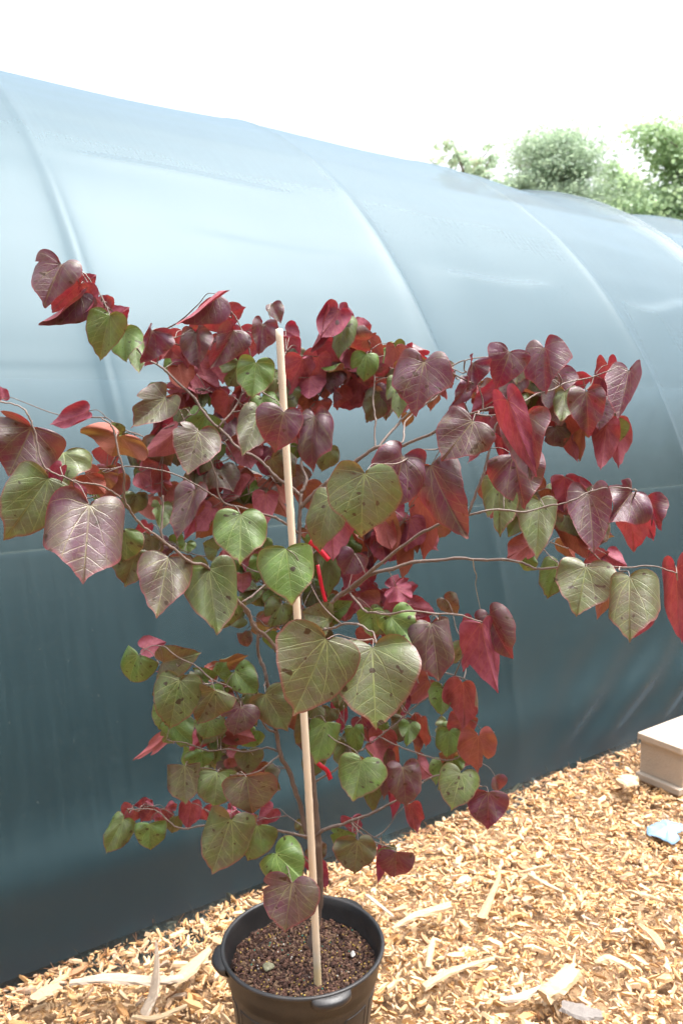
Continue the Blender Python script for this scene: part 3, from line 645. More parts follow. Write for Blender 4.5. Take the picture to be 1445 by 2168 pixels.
for bi, (nm, pts) in enumerate(BR):
    r = np.random.default_rng(100+bi)
    P = np.array([at(X, Y, y) for X, Y, y, _ in pts]); R = np.array([q[3] for q in pts])*.001
    n = 8; Q = catmull(P, n); t = np.linspace(0, 1, len(Q)); RR = np.interp(t, np.linspace(0, 1, len(R)), R)
    seglen = np.concatenate([[0], np.cumsum(np.linalg.norm(np.diff(Q, axis=0), axis=1))])
    zig = np.sin(seglen/.045*math.pi)*.0016 * (0 if nm == 'trunk' else 1)
    Q = Q + zig[:, None]*r.normal(size=3) + r.normal(0, .0005, Q.shape)
    RR = RR*(1 + .20*np.exp(-((seglen/.045) % 1 - .5)**2/.012)) * (1+r.normal(0, .04, len(Q)))
    V, Fq, ft = tube(Q, RR, 10 if nm == 'trunk' else 7)
    nodes.append((nm, V, Fq, ft, Q))
    NETP.append(Q); NETB.append(np.full(len(Q), bi)); NETR.append(RR)
NP = np.vstack(NETP); NB = np.concatenate(NETB); NR = np.concatenate(NETR)

# leaf template: half outline in (u, v), v along the midrib towards the tip
half = catmull(np.array([(.0, .0), (.030, -.04), (.10, -.10), (.23, -.135), (.37, -.105), (.47, -.01), (.52, .13), (.52, .28), (.47, .45), (.385, .62), (.27, .765), (.145, .885), (.05, .965), (0, 1.04)]), 3)
half = half[2:]; NA = len(half); NRAD = 9
fr = np.linspace(0, 1, NRAD+1)[1:]**.85
def leaf_geo(B, Tp, wid, yaw, fold, g_, o_, rn):
    ax = Tp - B; L = np.linalg.norm(ax); ax /= L
    view = CO - (B+Tp)/2; nrm = view - ax*np.dot(view, ax); nrm /= np.linalg.norm(nrm)
    side = np.cross(ax, nrm)
    c, s = math.cos(yaw), math.sin(yaw); side, nrm = side*c + nrm*s, nrm*c - side*s
    asym = rn.normal(0, .07); cur = rn.uniform(-.45, .12); edged = rn.uniform(.0, 1.1); lobe = rn.uniform(.4, 1.6); shp = rn.uniform(-.3, .35)
    wa, wk, wp = rn.uniform(.03, .085), rn.integers(2, 5), rn.uniform(0, 6)
    jit = rn.normal(0, .03, NA); jit = np.convolve(jit, [.3, .4, .3], 'same')
    bite = rn.random() < .22; bp = rn.integers(NA//3, NA-4)
    Vs = []; uvs = []; es = []
    for sg in (1, -1):
        h = half.copy(); h[:, 1] = np.where(h[:, 1] < 0, h[:, 1]*lobe, h[:, 1]); h[:, 0] *= 1 + shp*np.clip(h[:, 1], 0, 1)*np.clip(1-h[:, 1], 0, 1)*2; h = h*(1 + (jit if sg > 0 else jit[::-1]*.8)[:, None]*np.clip(np.arange(NA)/4, 0, 1)[:, None]*np.clip((NA-1-np.arange(NA))/3, 0, 1)[:, None])
        if bite and sg > 0: h[bp:bp+3] *= np.array([.86, .72, .88])[:, None]
        p = fr[:, None, None]*h[None]; u = p[..., 0]; v = p[..., 1]
        X = u*wid/1.04*(1+sg*asym); Yv = v*L
        fo = fold*(1+sg*rn.uniform(-.25, .25))
        # fold the half blade up from the midrib, then roll the edge back down
        t = u/.52; ang = fo*(1-np.exp(-t*5)) - edged*t*t
        z = X*np.sin(ang); X = X*np.cos(ang)
        z = z + wa*wid*np.sin(wk*np.arctan2(v, u+.15)*2 + wp + sg)*fr[:, None]**2
        z = z + .05*wid*np.clip(-v*6, 0, 1)*rn.uniform(-.8, 1.)
        # bend along the midrib (tip droops away from the upper side)
        th = cur*(v)*1.6; z2 = z*np.cos(th) + Yv*np.sin(th)*.5; Y2 = Yv*np.cos(th*.6)
        Vs.append(B + (sg*X)[..., None]*side + Y2[..., None]*ax + z2[..., None]*nrm)
        uvs.append(np.stack([sg*u, v], -1)); es.append(np.repeat(fr[:, None], NA, 1))
    V = np.concatenate([B[None], Vs[0].reshape(-1, 3), Vs[1].reshape(-1, 3)]); uv = np.concatenate([[[0, 0]], uvs[0].reshape(-1, 2), uvs[1].reshape(-1, 2)])
    e = np.concatenate([[0], es[0].ravel(), es[1].ravel()])
    # weld the two half blades along the midrib
    m1 = 1 + np.arange(NRAD)*NA + NA-1; m2 = m1 + NRAD*NA; mid = (V[m1]+V[m2])/2; V[m1] = mid; V[m2] = mid
    return V, uv, e
Fl = []; Ft = []
for hsd in (0, 1):
    b = 1 + hsd*NRAD*NA
    for i in range(NA-1):
        tri = [0, b+i, b+i+1]; Ft.append(tri[::-1] if hsd else tri)
        for k in range(NRAD-1):
            q = [b+k*NA+i, b+(k+1)*NA+i, b+(k+1)*NA+i+1, b+k*NA+i+1]; Fl.append(q[::-1] if hsd else q)
Fl = np.array(Fl); Ft = np.array(Ft)
# leaves: T = upper face seen, U = underside seen;  bx by tx ty width  yaw fold green [y]
LEAVES = '''
T 130 560 85 640 100 -30 30 .05
U 172 600 112 650 80 .1
T 155 562 128 592 38 50 40 .0
U 172 604 203 583 40 .0
T 172 620 97 697 82 35 45 .05
U 226 655 200 632 45 .2
T 232 668 205 762 82 -20 25 .75
U 240 677 271 650 42 .0
U 243 670 236 712 44 .3
U 268 690 266 722 34 .9
T 264 703 268 766 62 -20 20 1
T 286 720 294 790 42 10 20 .7
T 322 700 302 768 86 30 48 .0
U 338 735 306 772 32 .0
U 388 700 398 778 62 .1
T 415 705 420 782 66 -30 30 .1
U 362 725 388 800 38 .8
U 388 765 403 820 54 .1
T 458 622 386 690 96 45 48 .0
U 465 660 400 695 72 .2
U 466 672 520 648 48 .1
U 490 690 470 735 40 .1
T 495 700 455 780 78 25 32 .05
U 538 708 462 782 54 .1
T 557 686 550 748 70 18 38 .05
T 575 645 594 684 34 20 20 .1
U 605 700 634 716 36 .0
T 542 768 534 842 86 0 12 .85
T 565 798 562 838 44 0 10 1
U 612 715 611 775 42 .1
U 640 760 610 832 62 .1
U 672 755 650 832 56 .1
T 686 770 648 816 46 0 20 .9
T 690 655 672 745 64 45 42 .0
U 715 658 676 722 60 .0
T 728 680 710 755 54 -22 20 .6
U 738 690 715 752 36 .1
U 718 664 746 670 38 .0
U 752 697 788 688 46 .1
U 750 705 738 756 44 .1
T 762 712 764 742 46 0 20 1
T 775 750 771 807 58 0 15 .85
T 806 745 795 800 38 0 20 1
U 778 715 810 778 44 .4
U 836 735 826 788 48 .5
T 835 725 845 760 36 0 20 .8
U 898 752 860 730 46 .0
T 897 767 873 870 112 0 18 .05
T 845 805 840 880 58 -15 20 .65
U 862 830 855 876 32 .3
U 862 878 856 904 24 .9
U 927 775 912 818 28 .1
U 925 815 911 872 44 .8
T 940 790 933 830 42 20 20 .7
U 935 788 955 815 40 .1
T 725 745 724 820 44 -10 20 .6
U 732 750 730 812 26 .0
U 757 800 748 860 48 .1
U 786 790 783 842 44 .8
U 696 800 683 850 46 .7
U 805 775 794 836 42 .2
T 548 872 514 965 76 -18 28 .4
T 600 873 583 958 98 0 14 .05
T 665 882 648 992 74 -38 28 .05
U 650 882 645 972 46 .1
U 632 925 628 966 34 .4
T 630 943 627 973 34 0 20 1
T 692 948 684 1000 50 0 20 .6
U 530 820 486 882 52 .2
T 525 833 500 876 42 0 20 .6
T 350 842 280 906 84 -30 20 .3
U 412 845 330 918 44 .0
U 395 825 350 822 48 .2
U 408 827 460 795 34 .0
T 425 825 425 866 38 0 20 .7
T 447 822 443 860 26 0 20 1
U 480 850 470 905 44 .2
T 420 914 397 1002 90 0 14 .25
T 458 943 430 1000 50 10 30 .9
U 375 910 312 965 54 .4
U 345 940 330 988 42 .1
U 252 922 242 965 128 1.
U 187 870 122 906 46 .0
T 67 905 20 1005 142 -5 12 .12 1.28
T 135 958 145 1022 106 0 12 .55
T 102 1012 12 1142 128 -10 14 .55 1.24
U 130 990 108 1048 32 .0 1.25
U 115 1060 30 1108 52 .1
U 150 1025 85 1114 76 .1
T 190 1070 177 1229 166 0 10 .1 1.2
T 262 1122 240 1202 82 -10 20 .75
U 313 1110 284 1168 28 .0
T 195 1048 226 1018 48 0 20 .8
U 298 1000 364 1030 62 .3
T 283 955 296 992 38 0 20 .4
U 307 1060 350 1100 48 .8
T 288 1046 285 1092 54 0 20 .5
T 412 1040 376 1142 80 -35 20 .1
U 437 1040 392 1140 52 .0
U 470 1075 412 1142 62 .9
T 510 1090 508 1191 104 0 10 .8
T 357 1180 332 1304 104 0 12 .22
T 372 1150 385 1130 34 0 20 1
T 395 1150 400 1172 34 0 20 1
T 443 1205 458 1341 106 20 20 .6
T 490 1268 457 1344 74 -10 15 .7
T 290 1168 265 1240 74 0 20 .45
T 410 1185 400 1215 40 10 20 .4
T 606 1162 620 1276 118 0 8 .85
T 560 1140 546 1176 38 0 20 .9
U 568 1018 604 1102 54 .9
T 575 1018 592 1045 40 30 20 .3
U 482 1000 512 1040 42 .2
U 505 1005 545 1050 46 .5
T 520 1010 530 1072 38 0 20 .7
U 562 1045 560 1108 56 .2
T 700 1055 656 1164 92 -32 14 .5
T 772 1003 755 1136 140 0 9 .6 1.27
T 852 967 832 1086 122 24 42 .0
T 912 985 967 1140 116 -28 16 .08
U 902 1000 924 1106 44 .3
T 1000 892 935 972 118 -20 14 .1
U 1018 882 988 962 48 .0
U 1073 848 1122 992 64 .0 1.28
T 1112 880 1120 1014 104 -24 22 .1 1.34
T 1087 965 1110 1076 108 0 22 .08
U 1060 925 1070 988 28 .0
U 1068 825 988 870 48 .0
T 990 815 962 864 44 20 30 .0
T 1000 768 990 828 96 12 42 .0
T 1078 745 1054 822 90 0 26 .0
T 1150 737 1152 830 84 -5 28 .0
U 1102 790 1114 862 44 .4
T 1125 805 1125 866 40 0 20 .7
T 1180 800 1160 870 54 -30 20 .08
U 1160 812 1155 868 34 .0
U 1240 814 1205 790 38 .1
U 1290 825 1248 800 44 .2
T 1240 830 1245 922 80 0 26 .08
T 1195 830 1190 896 54 0 20 .5
U 1285 772 1305 887 48 .1
T 1330 785 1310 885 76 -18 18 .0
U 1200 895 1211 975 46 .3
U 1232 890 1224 974 42 .8
U 1282 900 1275 997 52 .2
U 1300 890 1312 986 48 .2
U 1290 868 1292 912 38 .0
T 1055 1020 1058 1134 78 0 22 .6
U 1035 1004 1040 1078 28 .2
U 1078 1000 1090 1080 34 .2
T 1105 1080 1076 1136 52 0 20 .7
T 1140 1060 1136 1180 80 8 16 .55
U 1200 1060 1240 1122 52 .0
U 1192 1085 1236 1178 54 .6
T 1245 1045 1256 1168 90 -24 18 .05
T 1335 1043 1288 1105 84 10 20 .0
T 1368 1055 1398 1122 56 -20 20 .0
U 1335 1075 1338 1170 64 .1
U 1345 1060 1385 1130 50 .0
U 1215 1045 1252 1040 40 .1
U 1180 1030 1214 1060 38 .2
U 1127 1150 1070 1182 54 .5
U 1190 1140 1212 1182 36 .8
T 1182 1193 1158 1266 64 0 22 .85
T 1115 1180 1135 1210 36 0 20 .95
T 1240 1200 1220 1301 108 0 9 .48
U 1240 1182 1285 1165 40 .2
U 1285 1175 1322 1200 40 .0
U 1292 1225 1267 1306 38 .9
T 1332 1222 1328 1350 122 0 10 .42
U 1370 1280 1345 1348 50 .1
U 1430 1205 1432 1346 62 .1
U 808 1095 850 1182 66 .9
U 872 1110 850 1220 56 .8
U 892 1045 907 1180 62 .4
U 800 1112 792 1178 56 .2
U 705 1080 700 1182 72 .15
T 702 1108 700 1156 30 0 20 .9
T 748 1118 760 1162 40 0 20 .95
T 750 1172 728 1218 66 0 24 .0
T 780 1170 790 1212 44 -40 30 .0
U 745 1205 740 1252 60 .1
U 775 1200 770 1250 48 .1
U 838 1242 868 1276 64 .0
U 832 1245 842 1216 40 .0
U 845 1245 882 1240 40 .0
U 800 1245 775 1270 50 .1
T 695 1170 702 1266 54 20 14 .6
T 690 1354 628 1514 176 8 8 .42 1.18
T 788 1372 793 1538 166 -3 9 .52 1.22
T 788 1292 787 1346 64 0 24 .9
T 828 1306 876 1362 88 0 20 .95
T 695 1310 640 1296 72 0 20 .45
T 700 1300 738 1276 52 0 24 1
U 805 1272 868 1280 50 .1
U 866 1282 920 1298 42 .1
T 940 1268 968 1300 44 0 20 .3
T 912 1320 933 1441 100 0 20 .1
U 890 1300 905 1388 34 .0
U 1002 1318 995 1412 62 .1
U 1018 1320 1040 1452 76 .0
T 1035 1302 1072 1402 76 -30 18 .08
U 905 1440 862 1490 48 .5
T 936 1455 934 1514 48 0 20 .9
U 978 1445 992 1532 64 .3
U 985 1520 950 1570 52 .3
T 945 1530 925 1560 36 0 30 .6
T 292 1388 262 1452 82 -15 16 .92
U 303 1372 350 1362 40 .1
T 345 1402 415 1388 62 0 24 .45
U 380 1400 332 1422 44 .5
T 380 1440 358 1550 96 -6 12 .6
T 455 1462 418 1533 90 0 12 .42
T 510 1497 495 1560 80 0 8 .08
T 497 1422 546 1468 66 0 14 .9
T 440 1440 412 1415 40 0 20 .9
T 462 1430 476 1404 40 0 20 .9
U 470 1405 526 1390 30 .9
U 460 1425 432 1410 40 .8
T 562 1470 608 1548 82 0 14 .48
T 445 1520 430 1566 66 0 16 .75
U 475 1545 540 1565 42 .5
U 430 1560 404 1585 46 .1
T 427 1592 428 1628 52 0 14 .98
T 462 1590 458 1624 40 0 20 .85
T 478 1560 480 1592 40 0 20 .75
U 358 1552 300 1612 26 .5
T 365 1545 340 1580 34 0 20 .75
T 392 1622 392 1700 76 0 10 .36
T 460 1635 455 1712 86 0 10 .6
T 522 1645 532 1732 102 0 6 .28
T 525 1590 525 1640 58 0 20 .5
T 262 1735 217 1808 54 -15 18 .68
U 285 1715 265 1745 50 .2
U 300 1712 322 1692 36 .1
U 325 1710 300 1740 46 .2
U 350 1712 362 1740 44 .2
T 316 1745 318 1804 66 0 14 .9
T 372 1730 366 1766 30 40 20 .6
U 405 1700 400 1748 46 .1
U 430 1712 445 1740 36 .1
T 488 1735 450 1848 106 6 10 .48
T 545 1748 525 1830 76 0 12 .72
T 584 1807 640 1862 90 0 12 1
T 618 1870 602 1972 108 0 14 .15
T 642 1738 652 1780 38 0 20 .5
T 665 1792 676 1832 40 0 20 .35
U 660 1822 692 1876 40 .0
U 578 1712 545 1748 38 .1
U 500 1715 480 1735 36 .1
T 668 1498 606 1582 58 -20 12 .5
T 690 1530 669 1617 74 0 12 .8
T 765 1610 750 1694 92 0 14 .8
T 748 1540 755 1600 44 0 20 1
T 785 1640 790 1720 42 0 20 .6
T 815 1590 812 1690 46 20 20 .15
U 822 1575 828 1650 34 .4
T 852 1625 862 1712 76 -6 18 .08
U 838 1640 836 1724 32 .0
U 868 1700 880 1758 34 .2
T 868 1532 861 1579 46 0 16 .9
U 892 1520 902 1580 44 .4
U 885 1560 884 1598 26 .9
T 808 1530 804 1562 30 0 20 .9
T 950 1548 945 1606 50 0 18 .9
U 1012 1558 1010 1634 66 .6
U 990 1575 982 1618 40 .4
T 935 1612 928 1672 42 0 20 .9
T 975 1638 955 1714 82 0 12 .62
T 1033 1678 1030 1756 80 0 10 .0
T 1048 1645 1060 1678 36 20 30 .05
T 757 1780 750 1852 78 0 8 .38
T 730 1758 718 1802 44 0 20 .9
T 838 1805 836 1874 66 0 8 .0
T 815 1795 825 1830 34 0 20 .6
U 808 1795 806 1866 22 .0
U 745 1732 752 1762 42 .1
T 668 1590 650 1650 46 0 20 .6
T 735 1400 718 1492 56 0 14 .45
U 712 1490 728 1546 30 .0
T 1100 760 1092 812 52 -20 20 .3
U 1005 935 1000 985 30 .2
T 590 1205 560 1245 60 0 20 .5
T 545 1250 560 1285 46 0 20 .7
T 596 1280 570 1330 60 0 20 .6
T 640 1330 590 1350 60 0 20 .6
U 545 1010 500 985 40 .4
T 460 1165 430 1150 50 0 20 .7
U 480 1190 500 1160 46 .3
T 700 1500 690 1530 44 0 20 .5
U 640 1440 600 1470 50 .3
T 540 1480 515 1520 50 0 20 .6
U 240 1010 225 975 40 .3
T 1280 880 1270 850 44 0 20 .2
U 1140 880 1190 900 46 .3
U 1170 850 1185 890 40 .4
T 1220 870 1200 910 42 0 20 .5
U 960 860 975 900 38 .3
T 990 900 1010 870 30 0 20 .6
U 1010 840 1060 870 40 .3
U 5 845 -2 818 30 .0
'''
leaves = []
rl = np.random.default_rng(42)
for ln in LEAVES.strip().splitlines():
    q = ln.split(); t = q[0]; bx, by, tx, ty, wpx = map(float, q[1:6])
    if t == 'T':
        yaw, fold, g_ = rad(float(q[6])), rad(float(q[7])), float(q[8]); o_ = rl.uniform(0, .5); rest = q[9:]
        yaw += rl.normal(0, .14); fold += rad(16 if g_ < .3 else 5)
    else:
        yaw = math.pi + rl.normal(0, .38); fold = rad(rl.uniform(8, 40)); o_ = float(q[6]); g_ = o_*.7; rest = q[7:]
    y = float(rest[0]) if rest else 2.02 - wpx*.0051 + rl.normal(0, .02)
    if not rest: y = min(max(y, 1.26), 1.84) + (.02 if t == 'U' else 0)
    leaves.append([bx, by, tx, ty, wpx, yaw, fold, g_, o_, y])
# darker, smaller leaves filling the depth of the crown
def filler(n, cx, cy, sx, sy, gmean, lo=36, hi=62, dy=(.02, .14), pu=.45):
    for _ in range(n):
        bx, by = cx + rl.uniform(-1, 1)*sx, cy + rl.uniform(-1, 1)*sy; wp = rl.uniform(lo, hi); ln_ = wp*rl.uniform(.8, 1.1)
        a = rl.normal(0, .6); und = rl.random() < pu
        leaves.append([bx, by, bx + math.sin(a)*ln_, by + math.cos(a)*ln_, wp, (math.pi if und else 0) + rl.normal(0, .5), rad(rl.uniform(5, 40)),
                       np.clip(rl.normal(gmean, .3), 0, 1), rl.random()**1.5, YT + rl.uniform(*dy)])
filler(12, 420, 880, 110, 70, .4); filler(10, 600, 800, 90, 50, .4); filler(10, 790, 790, 110, 40, .4); filler(10, 1080, 840, 110, 40, .4)
filler(10, 1230, 870, 60, 40, .3); filler(10, 440, 1030, 130, 60, .4); filler(7, 760, 1090, 70, 60, .2); filler(10, 1170, 1090, 110, 40, .4)
filler(26, 590, 1270, 110, 80, .8, 30, 55, pu=.2); filler(10, 700, 1330, 70, 60, .8, 40, 65, pu=.2); filler(8, 690, 1470, 70, 60, .7, pu=.3); filler(6, 800, 1280, 80, 30, .4); filler(10, 470, 1470, 110, 60, .8, pu=.25); filler(7, 480, 1600, 90, 40, .75, pu=.3)
filler(7, 720, 1560, 100, 60, .7, pu=.3); filler(5, 890, 1560, 90, 60, .6); filler(6, 320, 1100, 60, 60, .5); filler(5, 560, 1740, 90, 20, .6)
filler(14, 430, 760, 90, 60, .2, 45, 75); filler(12, 700, 760, 80, 50, .4, 40, 70); filler(12, 870, 800, 90, 40, .3, 40, 70); filler(14, 1180, 830, 130, 45, .2, 45, 75)
filler(14, 560, 960, 120, 90, .4, 45, 75); filler(12, 330, 950, 110, 60, .3, 45, 75); filler(12, 1150, 1040, 120, 60, .3, 50, 75); filler(10, 840, 1080, 90, 60, .2, 50, 80, pu=.7)
filler(10, 880, 1340, 110, 70, .4, 45, 70); filler(8, 150, 1000, 90, 50, .4, 45, 70, dy=(-.30, -.15)); filler(14, 600, 1170, 130, 60, .8, 40, 60, pu=.2)
filler(12, 450, 1500, 100, 60, .8, 40, 66, pu=.2); filler(8, 860, 1480, 100, 60, .5, 40, 60)
# connect each leaf to the branch net
info = []
for L in leaves:
    B = at(L[0], L[1], L[9]); info.append((np.min(np.linalg.norm(NP-B, axis=1)), B))
order = np.argsort([i[0] for i in info])
acc = {i: Acc() for i in range(len(BR))}; tw = {i: Acc() for i in range(len(BR))}
rp = np.random.default_rng(9)
for k in order:
    bx, by, tx, ty, wpx, yaw, fold, g_, o_, y = leaves[k]; B = info[k][1]
    if B @ NV > WALL - .10:
        y -= (B @ NV - WALL + .10)*1.2; B = at(bx, by, y)
    top_ = math.cos(yaw) > 0; lpx = math.hypot(tx-bx, ty-by)/F*1.4
    dyt = rp.normal(0, .008) + lpx*(-rp.uniform(.2, .6) if top_ else rp.uniform(.05, .45)); Tp = at(tx, ty, y + dyt)
    if Tp @ NV > WALL - .09: Tp = at(tx, ty, y - .05)
    wid = wpx*np.linalg.norm(B-CO)/F*(1.10 if top_ else 1.16)
    V, uv, e = leaf_geo(B, Tp, wid, yaw, fold, g_, o_, rp)
    D = np.linalg.norm(NP-B, axis=1) + .35*np.clip(B[2]-NP[:, 2], -.05, 1)*0; j = int(np.argmin(D)); bi = int(NB[j]); A0 = NP[j]; dist = D[j]
    col = np.stack([np.full(len(V), g_), np.full(len(V), o_), np.full(len(V), rp.random()), e], 1)
    acc[bi].add(V, Fl, Ft, col=col, uv=uv)
    start = A0
    if dist > .075:            # a twig carries the petiole most of the way
        end = B + (A0-B)/dist*.045 + np.array([0, 0, .004]); mid = (A0+end)/2 + rp.normal(0, .004, 3) + [0, 0, -.06*dist]
        Q = catmull([A0, mid, end], 6); V, Fq, ft = tube(Q, np.linspace(.0017, .0010, len(Q)), 6); tw[bi].add(V, Fq, ft)
        NP = np.vstack([NP, Q]); NB = np.concatenate([NB, np.full(len(Q), bi)]); start = end
    m_ = (start+B)/2 + np.array([0, 0, .006]) + rp.normal(0, .002, 3)
    Q = catmull([start, m_, B], 4); V, Fq, ft = tube(Q, np.linspace(.0009, .0007, len(Q)), 5); tw[bi].add(V, Fq, ft)
for bi, (nm, V, Fq, ft, Q) in enumerate(nodes):
    tw[bi].add(V, Fq, ft)
    b = child(tw[bi].build(nm, BARK), tree)
    if acc[bi].n:
        o = acc[bi].build('foliage', LEAF); o.parent = b

# hanging dry tendril
A = Acc(); Q = catmull([at(1000, 1184, YT-.12), at(1003, 1205, YT-.12), at(1008, 1220, YT-.12), at(1006, 1240, YT-.11), at(1016, 1290, YT-.12)], 6)
V, Fq, ft = tube(Q, np.linspace(.0011, .0004, len(Q)), 5); o = mesh('dry_tendril', V-Q[0], [Fq, ft], mat_simple('dry', (.30, .20, .12), .8)); o.location = Q[0]
tag(o, 'thin dry tendril hanging from the long arching right-hand branch', 'tendril')

# red plastic tie ribbons on the trunk
def ribbon(pts, wid, y, label, twist=0.):
    P = np.array([at(X, Y, y+d) for X, Y, d in pts]); Q = catmull(P, 8); n = len(Q); V = []
    T = np.gradient(Q, axis=0); T /= np.linalg.norm(T, axis=1)[:, None]
    for i in range(n):
        a = twist*i/n; s = np.cross(T[i], [0, 1, 0]); s /= np.linalg.norm(s)+1e-9; h = np.cross(s, T[i]); s2 = s*math.cos(a)+h*math.sin(a); h2 = np.cross(s2, T[i])
        w_ = wid*.5
        for (x, z) in ((-1, 1), (1, 1), (1, -1), (-1, -1)): V.append(Q[i] + s2*x*w_ + h2*z*.0004)
    i = np.arange(n-1)[:, None]*4; j = np.arange(4); j2 = (j+1) % 4; Fq = np.stack([i+j, i+j2, i+4+j2, i+4+j], -1).reshape(-1, 4)
    o = mesh('plant_tie', np.array(V)-Q[0], [Fq, np.array([[3, 2, 1, 0], [4*n-4, 4*n-3, 4*n-2, 4*n-1]])], RED, smooth=True); o.location = Q[0]
    tag(o, label, 'plant tie', 'red plastic ties on the stake'); return o
RED = mat_simple('red_tape', (.50, .012, .03), .35, (.58, .03, .06), 30., trans=(.7, .02, .05))
ribbon([(655, 1146, -.05), (668, 1156, -.05), (680, 1168, -.05), (696, 1186, -.05)], .011, YT-.02, 'upper red plastic tie at the stake, its end hanging over the middle leaves', .5)
ribbon([(672, 1196, -.04), (677, 1222, -.05), (682, 1248, -.05), (689, 1274, -.05)], .0075, YT-.02, 'long red plastic tie tail hanging right of the stake above the biggest leaf', .3)
ribbon([(668, 1612, -.01), (680, 1622, -.02), (692, 1632, -.02), (700, 1650, -.02)], .010, YT-.0, 'lower red plastic tie beside the trunk among the lower leaves', .4)

# ------------------------------------------------------------------ trees beyond the house
LG = mat_treeleaf('far_needles', (.26, .35, .26), (.36, .44, .33), (.44, .56, .38))  # needle colours paled to stand in for haze and glare
LB = mat_treeleaf('far_leaves', (.24, .36, .20), (.36, .48, .29), (.46, .60, .34))  # leaf colours paled likewise, haze and glare put into the colour
def far_tree(name, X, Y0, y, hw, hgt_px, label, mat, conifer=False, nleaf=9000, lsz=.10, seed=0, sparse=False):
    r = np.random.default_rng(seed); top = at(X, Y0, y); H = top[2]; base = np.array([top[0], top[1], 0]); W_ = hw/F*y
    root = empty(name, tuple(base)); tag(root, label, 'tree', 'trees beyond the hoop house')
    V, Fq, ft = tube(catmull([base, base+[.1, 0, H*.4], base+[0, .1, H*.75], base + [0, 0, H*(.97 if not sparse else .9)]], 6), np.linspace(.035*H*.6, .012, 19), 8)
    A = Acc(); A.add(V, Fq, ft); limbs = []
    nl = 40 if conifer else 34
    for i in range(nl):
        h = H*(.35 + .63*(i+.5)/nl); a = r.uniform(0, 6.28)
        f_ = (h/H-.35)/.65
        ln_ = W_*((1-f_)**.75*.95+.12 if conifer else (math.sin(math.pi*min(1, f_*.62+.28))**.8)*.95+.05)*r.uniform(.75, 1.15)
        e = base + [math.cos(a)*ln_, math.sin(a)*ln_, h + (ln_*.05 if conifer else ln_*.45)]; mid = (base+[0, 0, h*.96]+e)/2 + [0, 0, ln_*(.12 if conifer else .0)]
        Q = catmull([base+[0, 0, h*.95], mid, e], 5); V, Fq, ft = tube(Q, np.linspace(.035, .008, len(Q)), 5); A.add(V, Fq, ft); limbs.append(Q)
    child(A.build('trunk', BARKD), root)
    # foliage clumps on the limbs
    per = nleaf//nl; P = []; cl = []
    for Q in limbs:
        k = 7 if not sparse else 5
        tt = r.uniform(.25, 1.05, k); ii = np.clip(tt*(len(Q)-1), 0, len(Q)-1).astype(int); cs = Q[ii] + r.normal(0, .12*W_*.5, (k, 3))
        for c in cs:
            m_ = per//k; s = W_*r.uniform(.07, .17)*(1 if not sparse else .5)
            q = r.normal(0, 1, (m_, 3)); q *= s*np.array([1.2, 1.2, .55 if not conifer else .42]); P.append(c+q + [0, 0, 0]); cl.append(np.full(m_, np.clip(r.normal(.5, .3), 0, 1)))
    P = np.vstack(P); cl = np.concatenate(cl); n = len(P); ls = lsz*r.uniform(.6, 1.4, n)
    d1 = r.normal(size=(n, 3)); d1[:, 2] *= .5; d1 /= np.linalg.norm(d1, axis=1)[:, None]; d2 = np.cross(d1, r.normal(size=(n, 3))); d2 /= np.linalg.norm(d2, axis=1)[:, None]
    asp = .35 if conifer else .6
    V = np.stack([P - d1*ls[:, None], P + d2*ls[:, None]*asp, P + d1*ls[:, None], P - d2*ls[:, None]*asp], 1).reshape(-1, 3)
    col = np.stack([cl, cl, cl, np.ones(n)], 1).repeat(4, 0); Fq = np.arange(n*4).reshape(-1, 4)
    child(mesh('crown', V, Fq, mat, smooth=False, col=col), root)
far_tree('conifer_tree', 1168, 266, 20., 195, 0, 'broad shaggy grey-green conifer rising above the hoop house ridge', LG, True, 70000, .055, 3)
far_tree('broadleaf_tree', 1530, 285, 19., 190, 0, 'tall light green leafy tree at the right edge of the photo beyond the ridge', LB, False, 60000, .06, 4)
far_tree('broadleaf_tree', 1312, 366, 22., 80, 0, 'low leafy tree in the gap between the conifer and the tall leafy tree', LB, False, 22000, .06, 5)
far_tree('broadleaf_tree', 985, 308, 19., 120, 0, 'thin nearly bare tree with sparse twig tips left of the conifer', LG, False, 4200, .07, 6, True)

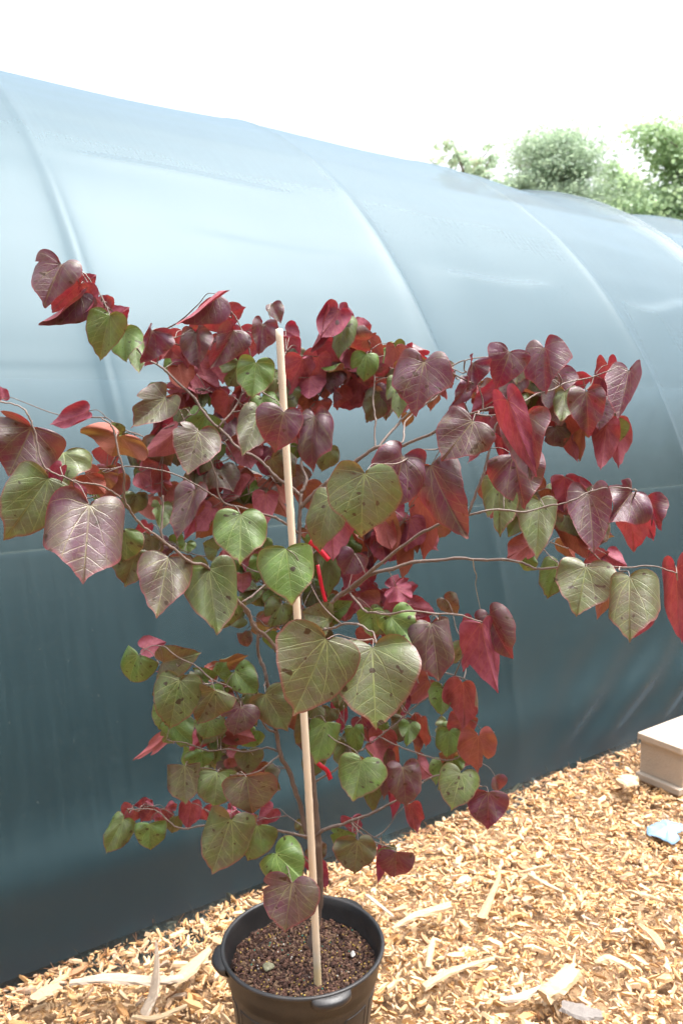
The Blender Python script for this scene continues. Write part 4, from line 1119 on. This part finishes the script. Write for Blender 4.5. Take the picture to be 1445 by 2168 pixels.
# ------------------------------------------------------------------ unseen evergreen row added behind the camera, darkens the lower cloth's reflections
def added_hedge():
    r = np.random.default_rng(77); c0 = -2.9*NV; Hh = 4.3
    root = empty('added_hedge', tuple(c0)); tag(root, 'unseen dark evergreen row added to darken what the lower shade cloth reflects', 'added_hedge')
    l = np.arange(-14, 18, .25); prof = [(0, 0), (.05, 1.), (.02, 2.), (-.02, 3.), (-.15, 3.9), (-.5, Hh), (-1.0, Hh), (-1.35, 3.8), (-1.4, 0)]
    L_, K = np.meshgrid(l, np.arange(len(prof)), indexing='ij'); pr = np.array(prof); o_ = pr[K][..., 0]; z = pr[K][..., 1]
    b = noise(np.stack([L_.ravel(), z.ravel()], -1), 2.2, 31, 3).reshape(L_.shape)
    V = c0 + L_[..., None]*U + (o_ + .16*b)[..., None]*NV + np.stack([0*z, 0*z, z*(1+.05*b)], -1); n = len(prof)
    i = np.arange(len(l)-1)[:, None]*n; j = np.arange(n-1)
    mt = mat_treeleaf('added_hedge_leaf', (.022, .045, .016), (.045, .085, .03), (.05, .10, .02))
    child(mesh('added_hedge_body', V.reshape(-1, 3), np.stack([i+j, i+j+1, i+n+j+1, i+n+j], -1).reshape(-1, 4), mt, col=np.full((V.shape[0]*n, 4), .3)), root)
    N = 26000; ll = r.uniform(-14, 17.7, N); zz = r.uniform(.02, Hh+.1, N); P = c0 + ll[:, None]*U + r.normal(.10, .12, N)[:, None]*NV + np.stack([0*zz, 0*zz, zz], -1)
    d1 = r.normal(size=(N, 3)); d1 /= np.linalg.norm(d1, axis=1)[:, None]; d2 = np.cross(d1, r.normal(size=(N, 3))); d2 /= np.linalg.norm(d2, axis=1)[:, None]; q = r.uniform(.03, .07, N)[:, None]
    V = np.stack([P-d1*q, P+d2*q*.5, P+d1*q, P-d2*q*.5], 1).reshape(-1, 3); c = np.clip(r.normal(.5, .3, N), 0, 1)
    child(mesh('added_hedge_foliage', V, np.arange(4*N).reshape(-1, 4), mt, smooth=False, col=np.stack([c, c, c, c*0+1], 1).repeat(4, 0)), root)
added_hedge()
